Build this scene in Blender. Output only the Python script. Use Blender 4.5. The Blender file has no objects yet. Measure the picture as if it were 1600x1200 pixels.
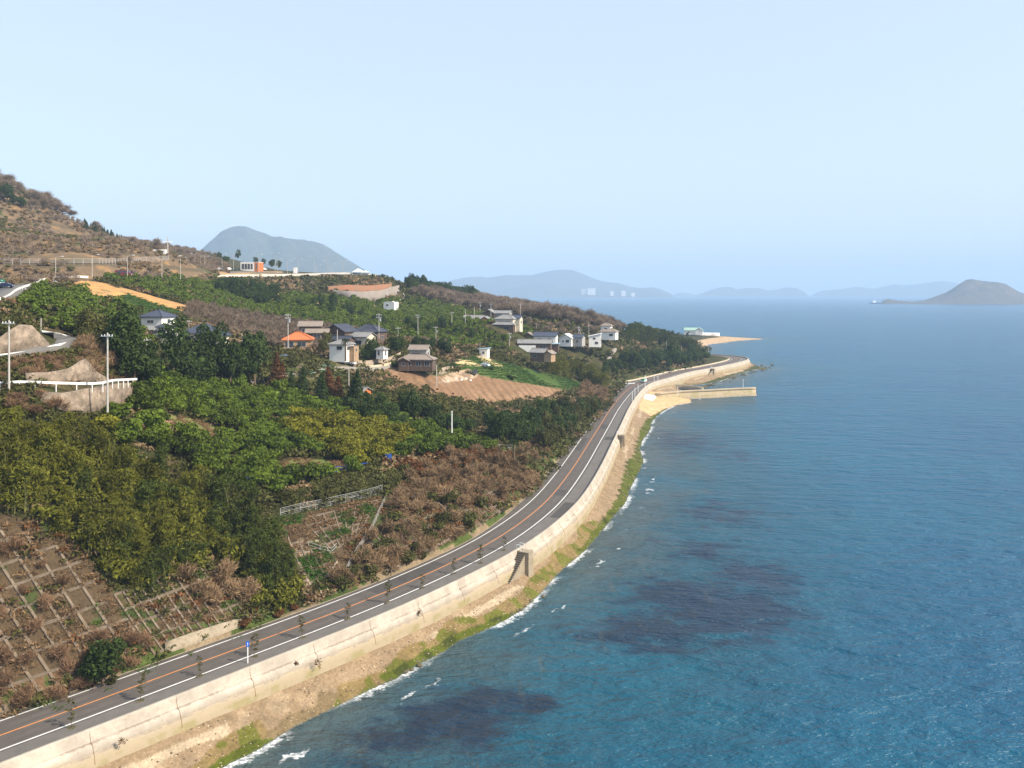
import bpy, bmesh, math, random
import numpy as np
from mathutils import Vector, Matrix
# ------------------------------------------------------------------ camera, sky, sun, exposure
SC = bpy.context.scene
C = SC.collection
PI = math.pi
R = math.radians
HC, F, YH = 53.0, 1300.0, 457.0          # camera height (m), focal length and horizon row in photo pixels
cam_d = bpy.data.cameras.new('camera'); cam = bpy.data.objects.new('camera', cam_d); C.objects.link(cam)
cam.location = (0, 0, HC); cam.rotation_euler = (R(90), 0, 0)
cam_d.sensor_width = 36; cam_d.lens = 36*F/1600; cam_d.shift_y = -(600-YH)/1600
cam_d.clip_start = 1; cam_d.clip_end = 60000
SC.camera = cam
SUN_EL, SUN_AZ = R(41), math.atan2(0.905, -0.425)      # azimuth from +Y towards +X
sd = Vector((math.sin(SUN_AZ)*math.cos(SUN_EL), math.cos(SUN_AZ)*math.cos(SUN_EL), math.sin(SUN_EL)))
sl = bpy.data.lights.new('sun', 'SUN'); sl.energy = 3.9; sl.angle = R(0.6); sl.color = (1, 0.90, 0.76)
so = bpy.data.objects.new('sun', sl); C.objects.link(so); so.rotation_euler = sd.to_track_quat('Z', 'Y').to_euler()
w = bpy.data.worlds.new('World'); SC.world = w; w.use_nodes = True
nt = w.node_tree; bg = nt.nodes['Background']
sky = nt.nodes.new('ShaderNodeTexSky'); sky.sky_type = 'NISHITA'; sky.sun_disc = False
sky.sun_elevation = SUN_EL; sky.sun_rotation = SUN_AZ; sky.air_density = 1.0; sky.dust_density = 2.5; sky.ozone_density = 2; sky.altitude = 50
mxs = nt.nodes.new('ShaderNodeMix'); mxs.data_type = 'RGBA'; mxs.inputs[0].default_value = .68; mxs.inputs[7].default_value = (2.65, 3.02, 3.5, 1)   # milky high haze over the clear sky
nt.links.new(sky.outputs[0], mxs.inputs[6]); nt.links.new(mxs.outputs[2], bg.inputs[0]); bg.inputs[1].default_value = 0.15
SC.view_settings.view_transform = 'Standard'; SC.view_settings.look = 'None'
SC.view_settings.exposure = 0.97; SC.view_settings.gamma = 1
SC.cycles.max_bounces = 6; SC.cycles.diffuse_bounces = 3; SC.cycles.glossy_bounces = 2; SC.cycles.transmission_bounces = 4
SC.cycles.transparent_max_bounces = 8; SC.cycles.volume_bounces = 1
SC.cycles.caustics_reflective = False; SC.cycles.caustics_refractive = False

rng = np.random.default_rng(7); random.seed(7)
# ------------------------------------------------------------------ pixel <-> world
def W(px, py, z=0.0):
    Y = (HC-z)*F/(py-YH); return np.array([(px-800)/F*Y, Y, z])
def WD(px, py, Y):
    return np.array([(px-800)/F*Y, Y, HC-(py-YH)*Y/F])
def proj(P):
    P = np.asarray(P, float); return np.stack([800+F*P[..., 0]/P[..., 1], YH+F*(HC-P[..., 2])/P[..., 1]], -1)
def smooth(pts, step=2.0):
    P = np.asarray(pts, float); P = np.vstack([2*P[0]-P[1], P, 2*P[-1]-P[-2]]); out = []
    for i in range(1, len(P)-2):
        p0, p1, p2, p3 = P[i-1:i+3]; n = max(1, int(np.linalg.norm(p2-p1)/step))
        for k in range(n):
            t = k/n
            out.append(.5*(2*p1+(p2-p0)*t+(2*p0-5*p1+4*p2-p3)*t*t+(3*p1-p0-3*p2+p3)*t**3))
    out.append(P[-2]); return np.array(out)
def offset(L, o):
    L = np.asarray(L)[:, :2]; d = np.gradient(L, axis=0); d /= np.linalg.norm(d, axis=1)[:, None]
    n = np.stack([-d[:, 1], d[:, 0]], 1); return L+n*np.asarray(o).reshape(-1, 1)      # positive = landward (left)
def pdist(X, Y, L):
    X = np.asarray(X, float); Y = np.asarray(Y, float); best = np.full(X.shape, 1e18); bt = np.zeros(X.shape)
    for i in range(len(L)-1):
        ax, ay = L[i][:2]; bx, by = L[i+1][:2]; dx, dy = bx-ax, by-ay; l2 = dx*dx+dy*dy+1e-9
        t = np.clip(((X-ax)*dx+(Y-ay)*dy)/l2, 0, 1); d = (X-ax-t*dx)**2+(Y-ay-t*dy)**2
        m = d < best; best = np.where(m, d, best); bt = np.where(m, i+t, bt)
    return np.sqrt(best), bt
def inpoly(X, Y, P):
    X = np.asarray(X, float); Y = np.asarray(Y, float); r = np.zeros(X.shape, bool); n = len(P)
    for i in range(n):
        x1, y1 = P[i][:2]; x2, y2 = P[(i+1) % n][:2]
        if y1 == y2: continue
        c = (y1 > Y) != (y2 > Y); r ^= c & (X < (x2-x1)*(Y-y1)/(y2-y1)+x1)
    return r
# ------------------------------------------------------------------ coast lines
RZ = 5.5
cpx = [(0,1149),(150,1095),(300,1039.5),(400,1003),(480,973.5),(544,949),(620,918),(700,882),(752,856),(805,823),(855,782),(892.5,735),(920,692.5),(940,661),(955,637.5),(975,614),(995,600),(1024,592),(1060,582),(1100,575),(1120,571),(1140,566.5)]
cw = [W(x, y, RZ)[:2] for x, y in cpx]
d0 = cw[0]-cw[1]; d0 /= np.linalg.norm(d0)
cw = [cw[0]+d0*90, cw[0]+d0*40]+cw+[np.array(p) for p in [(156,580),(161,594),(161,606),(156,618),(143,630),(118,642)]]
CL = smooth(cw, 3.0)
for _ in range(6): CL[1:-1] = (CL[:-2]+2*CL[1:-1]+CL[2:])/4
NC = len(CL)
LO = np.interp(CL[:, 1], [0,160,185,260,320,375,400,428,445,480,700], [4.3,4.3,5.4,5.6,4.7,6,9.5,9.5,6.5,5,5]); LO[-14:] = 5
WI = offset(CL, -7.4); LE = offset(CL, LO)
WIX = np.vstack([WI, [(128,668),(140,720),(165,790),(185,850),(215,905),(238,935),(230,965),(150,1010),(40,1110),(-60,1260),(-300,1500)]])
spx = [(345,1200),(400,1173),(457,1137),(517,1108),(592,1071),(616,1062),(652,1039),(694,1018),(715,1003),(778,975),(820,949),(850,921),(871,897),(890,880),(914,860),(940,830),(960,805),(977,785),(984,765),(994,745),(1004,722),(1000,702),(1004,688),(1015,672),(1018,660),(1028,648),(1042,639),(1060,632),(1080,627),(1062,612),(1066,604),(1100,600),(1126,595),(1150,586),(1178,578),(1194,576)]
shw = [W(x, y, 0)[:2] for x, y in spx]
d1 = shw[0]-shw[2]; d1 /= np.linalg.norm(d1)
shw = [shw[0]+d1*70, shw[0]+d1*30]+shw+[np.array(p) for p in [(176,598),(172,625),(158,660),(160,720),(182,790),(200,845),(225,880),(250,915),(285,948),(262,972),(180,1020),(60,1130),(-40,1290),(-280,1560)]]
SH = smooth(shw, 3.0)
FAR = [(-3000,1560),(-3000,-200),(-200,-200)]
P_LAND = np.vstack([SH, FAR]); P_ROAD = np.vstack([WIX, FAR])
# ------------------------------------------------------------------ hill heights: thin plate spline through measured points (photo px, depth)
ctl = [(0,815,109),(120,850,113),(200,890,114.5),(300,880,124),(350,860,131),(430,860,136),(440,805,141),(520,790,149),(600,770,157),(660,735,178),(700,697,196),(760,705,200),(800,738,204),(830,700,228),
(706,703,202),(550,700,187),(400,750,157),(400,650,190),(300,650,170),(250,600,190),(500,640,212),(600,650,217),(750,650,252),(650,620,250),(850,650,287),(892,640,317),(600,580,264),(870,618,350),(740,602,300),(740,628,278),(720,562,312),(800,570,345),(910,606,398),(880,590,385),(660,577,268),
(250,530,235),(325,532,245),(480,543,265),(537,565,255),(550,530,292),(590,525,302),(330,580,215),(215,603,150),(14,612,125),(90,605,128),(150,640,130),(50,700,118),(200,700,133),(200,800,122),(300,800,133),(100,780,114),(400,800,141),
(115,540,150),(0,562,135),(80,536,155),(50,580,132),(140,570,147),(55,508,151),(15,500,155),(0,470,200),(30,457,232),(100,480,202),(60,450,232),(130,442,270),(190,456,266),(250,482,262),(310,490,288),(100,530,183),(200,520,215),(190,575,168),
(0,440,300),(100,435,312),(0,412,325),(150,410,335),(280,404,420),(280,436,385),(200,432,340),(0,285,520),(60,318,545),(0,350,430),(100,345,560),(160,370,640),(120,385,460),(220,385,700),(300,392,800),(340,404,760),(200,400,480),
(390,421,560),(330,424,520),(440,427,545),(560,429,540),(590,432,530),(610,446,520),(560,474,470),(530,462,480),(620,470,500),(470,447,500),(300,440,400),(350,455,420),(450,470,430),(400,500,350),(550,500,390),(650,500,430),(650,540,340),(750,540,380),(700,480,550),(660,456,620),(760,474,640),(800,515,410),(780,495,500),(840,540,430),(900,537,455),(935,537,465),(950,524,500),(900,505,600),(850,488,640),(960,515,580),(1000,530,580),(1050,543,600),(1100,556,630),(1060,567,560),(960,580,452),(1000,577,490),(1100,536,850),(985,524,700),(1060,523,930),(1130,527,950),(470,570,240),(430,530,290),(380,560,235),(500,600,230),(920,560,440)]
cp = [WD(*c) for c in ctl]
for Lx in (range(20, NC-8, 9)):
    for off, dz in ((0.5, 0.3), (3.0, 2.2)):
        q = offset(CL, LO+off)[Lx]; 
        if 150 < CL[Lx][1] < 180 or CL[Lx][1] < 140: cp.append(np.array([q[0], q[1], RZ+dz*(1.3 if off > 1 else 1)]))
        elif off < 1: cp.append(np.array([q[0], q[1], RZ+.6]))
cp += [np.array(p, float) for p in [(60,800,18),(-40,900,20),(-150,900,48),(-250,1000,66),(-420,900,100),(-500,700,118),(-600,500,128),(-500,400,108),(-400,300,84),(-300,200,68),(-240,130,60),(-150,100,42),(-120,60,26),(-200,50,50),(-300,60,66),(-450,150,95),(100,900,4),(0,1100,2),(-300,1400,6),(-900,600,190),(-900,1200,120),(-900,100,170),(170,900,3.5)]]
cp = np.array(cp)
_s = 100.0
def _U(r2): return np.where(r2 > 1e-12, .5*r2*np.log(np.maximum(r2, 1e-12)), 0)
_A = cp[:, :2]/_s; _n = len(_A); _K = _U(((_A[:, None]-_A[None])**2).sum(-1))+np.eye(_n)*0.004
_P = np.hstack([np.ones((_n, 1)), _A]); _M = np.block([[_K, _P], [_P.T, np.zeros((3, 3))]])
_c = np.linalg.solve(_M, np.concatenate([cp[:, 2], np.zeros(3)]))
def hill(X, Y):
    x = X/_s; y = Y/_s; z = _c[_n]+_c[_n+1]*x+_c[_n+2]*y
    for i in range(_n): z = z+_c[i]*_U((x-_A[i, 0])**2+(y-_A[i, 1])**2)
    return z
def vnoise(X, Y, s, seed=0):
    o = seed*1.7; x = X/s+o; y = Y/s-o*.6
    return (np.sin(x*1.9+1.3*np.sin(y*1.1+o))+np.sin(y*2.3+1.7*np.sin(x*.9-o))+np.sin((x+y)*1.7+np.sin(x*2.1)*1.1)+.7*np.sin((x-y)*3.1+o+np.sin(y*2.7)))/3.7
def height(X, Y):
    X = np.asarray(X, float); Y = np.asarray(Y, float)
    dc, t = pdist(X, Y, CL); dw, _ = pdist(X, Y, WIX); ds, _ = pdist(X, Y, SH)
    inr = inpoly(X, Y, P_ROAD); inl = inpoly(X, Y, P_LAND)
    lo = np.interp(t, np.arange(NC), LO); endf = (t < NC-1.01)
    z = np.maximum(hill(X, Y), RZ-.1)+.25*vnoise(X, Y, 5)*np.clip(Y/150-.6, 0, 1)
    corr = dw-np.where(endf, 7.4+lo, 2.0)
    farlow = np.clip((Y-640)/60, 0, 1)
    zc = (RZ-.06)*(1-farlow)+2.2*farlow
    z = np.maximum(np.where(farlow > 0, np.minimum(z, 400), z), zc)
    zr = np.where(corr > 0.25, np.minimum(np.maximum(hill(X, Y), zc), zc+np.maximum(corr-.25, 0)*1.15)+.2*vnoise(X, Y, 4)*np.clip(corr-3, 0, 4)/4, zc)
    zr = np.where((corr <= 0.25) & (farlow <= 0), RZ-.15, zr)
    zb = 3.5*ds/(ds+dw+.01)+.06*vnoise(X, Y, 3, 2)*np.minimum(ds, 1)+.05
    zs = -np.minimum(7, .1*ds)-.02
    return np.where(inr, zr, np.where(inl, zb, zs))
US = np.concatenate([np.arange(-1.25, -.84, .02), np.arange(-.84, -.64, .004), np.arange(-.64, .34, .0022), np.arange(.34, .62, .02)])
YS = np.concatenate([np.arange(20, 72, 3.), 72*np.exp(np.arange(0, math.log(1500/72), .0036))])
GX = US[None]*YS[:, None]; GY = np.repeat(YS[:, None], len(US), 1)
GZ = height(GX, GY)
GP = YH+F*(HC-GZ)/GY
# first-visible test: the running maximum of elevation angle along every column
_el = (GZ-HC)/GY; _rm = np.maximum.accumulate(_el, axis=0); GVIS = _el >= np.vstack([np.full((1, len(US)), -9.), _rm[:-1]])-.004
def zat(X, Y):
    u = np.clip(np.asarray(X)/np.asarray(Y), US[0], US[-1]-1e-6); iu = np.clip(np.searchsorted(US, u, 'right')-1, 0, len(US)-2); fu = (u-US[iu])/(US[iu+1]-US[iu])
    iy = np.clip(np.searchsorted(YS, Y, 'right')-1, 0, len(YS)-2); fy = np.clip((Y-YS[iy])/(YS[iy+1]-YS[iy]), 0, 1)
    return (GZ[iy, iu]*(1-fu)+GZ[iy, iu+1]*fu)*(1-fy)+(GZ[iy+1, iu]*(1-fu)+GZ[iy+1, iu+1]*fu)*fy
def visat(X, Y):
    u = X/Y; iu = np.clip(np.searchsorted(US, u), 0, len(US)-1); iy = np.clip(np.searchsorted(YS, Y), 0, len(YS)-1); return GVIS[iy, iu]
def G(px, py, ymin=0):
    """the point of the ground seen at a photo pixel"""
    u = (px-800)/F; Yv = YS[YS > ymin]; g = zat(u*Yv, Yv); ray = HC-(py-YH)/F*Yv
    k = np.nonzero(g >= ray)[0]
    if not len(k): k = [int(np.argmin(np.abs(g-ray)))]
    k = int(k[0])
    if k == 0: Yh = Yv[0]
    else:
        a = ray[k-1]-g[k-1]; b = ray[k]-g[k]; t = a/(a-b) if a != b else 0; Yh = Yv[k-1]+(Yv[k]-Yv[k-1])*max(0, min(1, t))
    return Vector((u*Yh, Yh, float(zat(np.array(u*Yh), np.array(Yh)))))
# ------------------------------------------------------------------ material helpers
def mat(name, base=(.5,.5,.5), rough=.8, var=None, vs=1.0, bump=0, bs=8, attr=None, detail=4, island=0, objr=0, metal=0, spec=.3, stretch=None, transl=0):
    m = bpy.data.materials.new(name); m.use_nodes = True; n = m.node_tree.nodes; l = m.node_tree.links; p = n['Principled BSDF']
    p.inputs['Roughness'].default_value = rough; p.inputs['Metallic'].default_value = metal; p.inputs['Specular IOR Level'].default_value = spec
    tc = n.new('ShaderNodeTexCoord'); co = tc.outputs['Object']
    if stretch:
        mp = n.new('ShaderNodeMapping'); mp.inputs['Scale'].default_value = stretch; l.new(co, mp.inputs['Vector']); co = mp.outputs[0]
    if attr:
        a = n.new('ShaderNodeAttribute'); a.attribute_name = attr; col = a.outputs['Color']
    else:
        rgb = n.new('ShaderNodeRGB'); rgb.outputs[0].default_value = (*base, 1); col = rgb.outputs[0]
    if var:
        nz = n.new('ShaderNodeTexNoise'); nz.inputs['Scale'].default_value = vs; nz.inputs['Detail'].default_value = detail; nz.inputs['Roughness'].default_value = .65; l.new(co, nz.inputs['Vector'])
        rp = n.new('ShaderNodeValToRGB'); rp.color_ramp.elements[0].position = .32; rp.color_ramp.elements[1].position = .68; l.new(nz.outputs[0], rp.inputs[0])
        mx = n.new('ShaderNodeMix'); mx.data_type = 'RGBA'; l.new(rp.outputs[0], mx.inputs[0]); l.new(col, mx.inputs[6]); mx.inputs[7].default_value = (*var, 1); col = mx.outputs[2]
    if island or objr:
        fac = None
        if island:
            g = n.new('ShaderNodeNewGeometry'); fac = g.outputs['Random Per Island']
        if objr:
            oi = n.new('ShaderNodeObjectInfo'); mm = n.new('ShaderNodeMath'); mm.operation = 'MULTIPLY_ADD'; l.new(oi.outputs['Random'], mm.inputs[0]); mm.inputs[1].default_value = objr
            if fac is not None:
                m3 = n.new('ShaderNodeMath'); m3.operation = 'MULTIPLY'; l.new(fac, m3.inputs[0]); m3.inputs[1].default_value = island; l.new(m3.outputs[0], mm.inputs[2])
            else: mm.inputs[2].default_value = 0
            fac = mm.outputs[0]; tot = island+objr
        else:
            m3 = n.new('ShaderNodeMath'); m3.operation = 'MULTIPLY'; l.new(fac, m3.inputs[0]); m3.inputs[1].default_value = island; fac = m3.outputs[0]; tot = island
        mr = n.new('ShaderNodeMapRange'); l.new(fac, mr.inputs[0]); mr.inputs[1].default_value = 0; mr.inputs[2].default_value = tot; mr.inputs[3].default_value = 1-tot/2; mr.inputs[4].default_value = 1+tot/2
        vm = n.new('ShaderNodeVectorMath'); vm.operation = 'SCALE'; l.new(col, vm.inputs[0]); l.new(mr.outputs[0], vm.inputs['Scale']); col = vm.outputs[0]
    l.new(col, p.inputs['Base Color'])
    if bump:
        nb = n.new('ShaderNodeTexNoise'); nb.inputs['Scale'].default_value = bs; nb.inputs['Detail'].default_value = 5; l.new(co, nb.inputs['Vector'])
        b = n.new('ShaderNodeBump'); b.inputs['Strength'].default_value = .8; b.inputs['Distance'].default_value = bump; l.new(nb.outputs[0], b.inputs['Height']); l.new(b.outputs[0], p.inputs['Normal'])
    if transl:
        t = n.new('ShaderNodeBsdfTranslucent'); l.new(col, t.inputs[0]); ms = n.new('ShaderNodeMixShader'); ms.inputs[0].default_value = transl
        l.new(p.outputs[0], ms.inputs[1]); l.new(t.outputs[0], ms.inputs[2]); l.new(ms.outputs[0], n['Material Output'].inputs[0])
    return m
def tag(o, label=None, cat=None, group=None, kind=None):
    if label: o['label'] = label
    if cat: o['category'] = cat
    if group: o['group'] = group
    if kind: o['kind'] = kind
    return o
def mesh_np(name, V, Fc, m=None):
    """V (n,3), Fc (k,3|4) arrays or a list of such arrays"""
    me = bpy.data.meshes.new(name); V = np.asarray(V, np.float32)
    if not isinstance(Fc, list): Fc = [Fc]
    Fc = [np.asarray(f, np.int32) for f in Fc if len(f)]
    me.vertices.add(len(V)); me.vertices.foreach_set('co', V.ravel())
    tot = np.concatenate([np.full(len(f), f.shape[1], np.int32) for f in Fc]); loops = np.concatenate([f.ravel() for f in Fc])
    me.loops.add(len(loops)); me.loops.foreach_set('vertex_index', loops)
    me.polygons.add(len(tot)); me.polygons.foreach_set('loop_start', np.concatenate([[0], np.cumsum(tot)[:-1]]).astype(np.int32)); me.polygons.foreach_set('loop_total', tot)
    me.update(calc_edges=True); me.validate()
    if m: me.materials.append(m)
    return me
def link(name, me, parent=None, loc=None, rot=None, scale=None):
    o = bpy.data.objects.new(name, me); C.objects.link(o)
    if parent is not None: o.parent = parent
    if loc is not None: o.location = loc
    if rot is not None: o.rotation_euler = rot
    if scale is not None: o.scale = scale if hasattr(scale, '__len__') else (scale,)*3
    return o
def empty(name, loc, rz=0, label=None, cat=None, group=None, kind=None):
    o = bpy.data.objects.new(name, None); C.objects.link(o); o.location = loc; o.rotation_euler = (0, 0, rz); o.empty_display_size = .5
    return tag(o, label, cat, group, kind)
def copy_tree(o, parent=None):
    c = o.copy(); C.objects.link(c); c.parent = parent
    for ch in o.children: copy_tree(ch, c)
    return c
class MB:
    """collects shapes into one mesh"""
    def __init__(s): s.v = []; s.f = []
    def add(s, V, Fs):
        b = len(s.v); s.v += [tuple(v) for v in V]; s.f += [tuple(b+i for i in f) for f in Fs]; return s
    def box(s, c, d, rz=0, taper=1):
        x, y, z = d[0]/2, d[1]/2, d[2]/2; ca, sa = math.cos(rz), math.sin(rz); V = []
        for k in (-1, 1):
            t = taper if k > 0 else 1
            for i, j in ((-1,-1),(1,-1),(1,1),(-1,1)):
                a, b = i*x*t, j*y*t; V.append((c[0]+a*ca-b*sa, c[1]+a*sa+b*ca, c[2]+k*z))
        return s.add(V, [(3,2,1,0),(4,5,6,7),(0,1,5,4),(1,2,6,5),(2,3,7,6),(3,0,4,7)])
    def tube(s, p, q, r0, r1=None, n=6, cap=True):
        r1 = r0 if r1 is None else r1; p = Vector(p); q = Vector(q); d = (q-p)
        if d.length < 1e-6: return s
        d.normalize(); a = d.orthogonal().normalized(); b = d.cross(a); V = []
        for c, r in ((p, r0), (q, r1)):
            for i in range(n): t = 2*PI*i/n; V.append(c+a*(r*math.cos(t))+b*(r*math.sin(t)))
        Fs = [(i, (i+1) % n, n+(i+1) % n, n+i) for i in range(n)]
        if cap: Fs += [tuple(range(n-1, -1, -1)), tuple(range(n, 2*n))]
        return s.add(V, Fs)
    def beam(s, p, q, w, h):
        """bar with a rectangular section, flat side up"""
        p = Vector(p); q = Vector(q); d = (q-p)
        if d.length < 1e-5: return s
        d.normalize(); a = d.cross(Vector((0, 0, 1)))
        a = a.normalized() if a.length > 1e-4 else Vector((1, 0, 0)); b = a.cross(d); V = []
        for c in (p, q):
            for i, j in ((-1,-1),(1,-1),(1,1),(-1,1)): V.append(c+a*(i*w/2)+b*(j*h/2))
        return s.add(V, [(3,2,1,0),(4,5,6,7),(0,1,5,4),(1,2,6,5),(2,3,7,6),(3,0,4,7)])
    def me(s, name, m=None, sm=False):
        me = bpy.data.meshes.new(name); me.from_pydata(s.v, [], s.f); me.update()
        if m: me.materials.append(m)
        if sm: me.polygons.foreach_set('use_smooth', [True]*len(me.polygons))
        return me
    def build(s, name, m, parent=None, loc=None, rz=0, sm=False):
        return link(name, s.me(name, m, sm), parent, loc, (0, 0, rz))
def ribbon(L, o0, o1, z, name, m, z1=None, parent=None, sl=slice(None)):
    """strip between two offsets of a line"""
    A = offset(L, o0)[sl]; B = offset(L, o1)[sl]; n = len(A); z1 = z if z1 is None else z1
    V = np.vstack([np.c_[A, np.full(n, z)], np.c_[B, np.full(n, z1)]]); i = np.arange(n-1)
    return link(name, mesh_np(name, V, np.c_[i, n+i, n+i+1, i+1][:, ::-1], m), parent)
# ------------------------------------------------------------------ ground
SANDF = [(88,447),(124,439),(160,441),(192,453),(200,458),(186,467),(164,468),(130,458),(118,452)]
PATHF = [(186,448),(215,456),(250,466),(318,484),(312,494),(240,474),(194,457)]
GREENF = [(184,467),(200,458),(240,473),(300,492),(290,500),(235,492),(200,480),(170,472)]
BROWNF = [(575,577),(619,572),(680,588),(729,584),(755,588),(869,607),(892,611),(864,622),(785,629),(740,632),(690,620),(630,600)]
BRIGHTF = [(706,566),(740,558),(772,563),(830,577),(905,596),(918,611),(872,607),(800,596),(755,588),(728,583)]
GRIDF = [(-260,770),(60,812),(125,846),(150,890),(190,945),(250,940),(310,890),(360,905),(386,960),(260,1004),(150,1070),(0,1125),(-260,1235)]
VALLEYF = [(440,810),(600,775),(560,840),(535,880),(510,915),(475,925),(455,870)]
SLOPEF = [(500,930),(535,880),(575,800),(640,745),(700,705),(800,715),(838,765),(780,800),(700,850),(620,890)]
CLEAR1 = [(228,640),(262,645),(320,662),(384,683),(384,700),(340,698),(270,672),(232,655)]
CLEAR2 = [(428,728),(470,715),(545,722),(540,742),(470,752),(430,748)]
YARD = [(430,575),(520,560),(600,566),(690,570),(735,560),(730,586),(680,588),(620,574),(575,580),(500,592),(400,606),(395,598)]
TRACK = [(420,476),(432,458),(447,455),(444,464),(430,480)]
BRUSH = [(300,478),(440,500),(560,520),(520,560),(440,545),(400,530),(330,515),(285,500)]
HILLB = [(-260,240),(60,280),(140,325),(340,395),(360,425),(330,432),(285,440),(200,434),(60,445),(-260,452)]
WASTE = [(-260,565),(100,548),(160,545),(225,590),(100,602),(-260,612)]
WASTE2 = [(-260,470),(30,465),(40,500),(60,515),(-260,545)]
ALG = [[(905,858),(930,828),(950,800),(965,776),(973,745),(980,722),(992,706),(997,685),(1002,667),(1015,652),(1040,632),(1060,640),(1030,690),(1010,730),(980,800),(925,870)],
       [(586,1053),(620,1043),(640,1032),(670,1012),(720,988),(770,966),(812,951),(822,960),(780,985),(700,1022),(640,1055),(610,1070)],
       [(300,1215),(345,1184),(380,1165),(405,1155),(430,1155),(440,1170),(380,1215)]]
ALGFAR = [(1068,606),(1100,598),(1130,588),(1160,580),(1178,571),(1175,566),(1200,572),(1215,580),(1100,612)]
px = 800+F*GX/GY; py = GP
dwi, tw = pdist(GX, GY, WIX); dsh, _ = pdist(GX, GY, SH); dcl, tcl = pdist(GX, GY, CL)
inr = inpoly(GX, GY, P_ROAD); inl = inpoly(GX, GY, P_LAND); bch = inl & ~inr
col = np.zeros(GX.shape+(3,)); n1 = vnoise(GX, GY, 6, 3); n2 = vnoise(GX, GY, 2.2, 5); n3 = vnoise(GX, GY, 14, 8)
def put(mask, c, c2=None, nz=None, th=0):
    col[mask] = c
    if c2 is not None: mm = mask & (nz > th); col[mm] = c2
jx = px+n2*3; jy = py+n1*2
put(np.ones(GX.shape, bool), (.040,.042,.014), (.065,.052,.024), n1+.5*n2, .1)
hb = inpoly(jx, jy, HILLB); put(hb, (.145,.100,.058), (.22,.135,.062), n1+.4*n2, .4); put(hb & (np.sin(GZ*.9+n3*1.5) > .55), (.10,.075,.045)); put(hb & (n3+n2*.5 < -.55), (.075,.08,.03))
put(inpoly(jx, jy, BRUSH), (.15,.105,.06), (.09,.095,.03), n1, .2)
put(inpoly(jx, jy, WASTE), (.12,.075,.04), (.085,.075,.028), n1, .1); put(inpoly(jx, jy, WASTE2), (.15,.12,.05), (.3,.19,.1), n1, .4)
for poly in (GRIDF, SLOPEF, VALLEYF):
    k = inpoly(jx, jy, poly); put(k, (.072,.050,.028), (.045,.055,.018), n2+.6*n1, .45); put(k & (n1 < -.6), (.15,.085,.045))
put(inpoly(px, py, YARD), (.11,.095,.05), (.06,.075,.025), n1, .0)
for poly in (CLEAR1, CLEAR2): put(inpoly(jx, jy, poly), (.16,.15,.055), (.12,.14,.04), n2, .2)
k = inpoly(px, py, CLEAR1) & (py > 640+(px-228)*.38+2); put(k & (n2 < .6), (.24,.14,.09))
sf = (GY > 150)
put(sf & inpoly(jx, jy, GREENF), (.048,.078,.018), (.075,.085,.03), n1, .3)
put(sf & (inpoly(jx, jy*1., SANDF) | inpoly(px, py, PATHF)) & (GY < 330), (.42,.235,.085), (.35,.20,.085), n2+.4*n1, .1)
put(sf & inpoly(jx, jy, SANDF) & (n1+n2 > .95), (.08,.12,.03))
put(inpoly(jx, jy, TRACK), (.42,.27,.13))
put(inpoly(px, py, BRIGHTF), (.048,.080,.018), (.065,.098,.024), n1, .1); put(inpoly(px, py, BRIGHTF) & (n3+n2*.7 > .75), (.13,.17,.035))
put(inpoly(px, py, BROWNF), (.205,.122,.068), (.245,.150,.085), n3, .1); put(inpoly(px, py, BROWNF) & (np.sin((GX*.9+GY*.42)*1.7+n3*.6) > .35), (.165,.100,.056))
for q in ([(708,561),(735,563),(750,570),(765,573),(740,571),(712,568)], [(745,556),(765,560),(772,566),(790,571),(775,572),(752,563)]): put(inpoly(px, py, q), (.5,.38,.2))
put(inpoly(px, py, [(683,600),(700,583),(730,576),(752,586),(735,593),(712,596)]), (.36,.27,.18), (.2,.14,.09), n2, .1)
put(inpoly(px, py, [(1030,560),(1045,545),(1090,548),(1085,558),(1050,562)]), (.32,.22,.12))
GPATCH = [[(480,848),(498,848),(506,860),(492,866)],[(486,866),(515,862),(524,874),(500,884)],[(466,872),(488,870),(512,898),(490,908),(470,890)],[(515,905),(540,898),(546,912),(522,922)],[(440,809),(472,806),(474,816),(446,820)],[(508,832),(540,824),(548,834),(516,844)],[(530,800),(545,796),(552,815),(538,820)],[(556,792),(575,786),(584,800),(566,806)],[(500,905),(512,912),(500,925),(490,918)]]
for q in GPATCH: put(inpoly(px, py, q), (.035,.10,.012), (.05,.13,.015), n2, .1)
put(inpoly(px, py, [(455,850),(470,842),(500,845),(525,862),(512,870),(480,862),(470,880),(490,925),(505,935),(484,942),(470,905)]) & ~sum([inpoly(px, py, q) for q in GPATCH]).astype(bool), (.27,.215,.15), (.17,.12,.07), n2, .2)
put(inpoly(px, py, [(335,424),(440,424),(450,431),(340,432)]), (.33,.22,.12), (.2,.15,.08), n1, .3)
# verge beside the road
lo = np.interp(tcl, np.arange(NC), LO); vd = dwi-7.4-lo
k = inr & (vd > -.5) & (vd < 1.1+.8*n2) & (GY < 640); put(k, (.20,.15,.09), (.06,.08,.02), n1+n2*.5, .1)
k = inr & (vd >= 1.1+.8*n2) & (vd < 2.6+1.2*n1) & (GY < 640); put(k, (.055,.075,.02), (.11,.065,.035), n2, .1)
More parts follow.
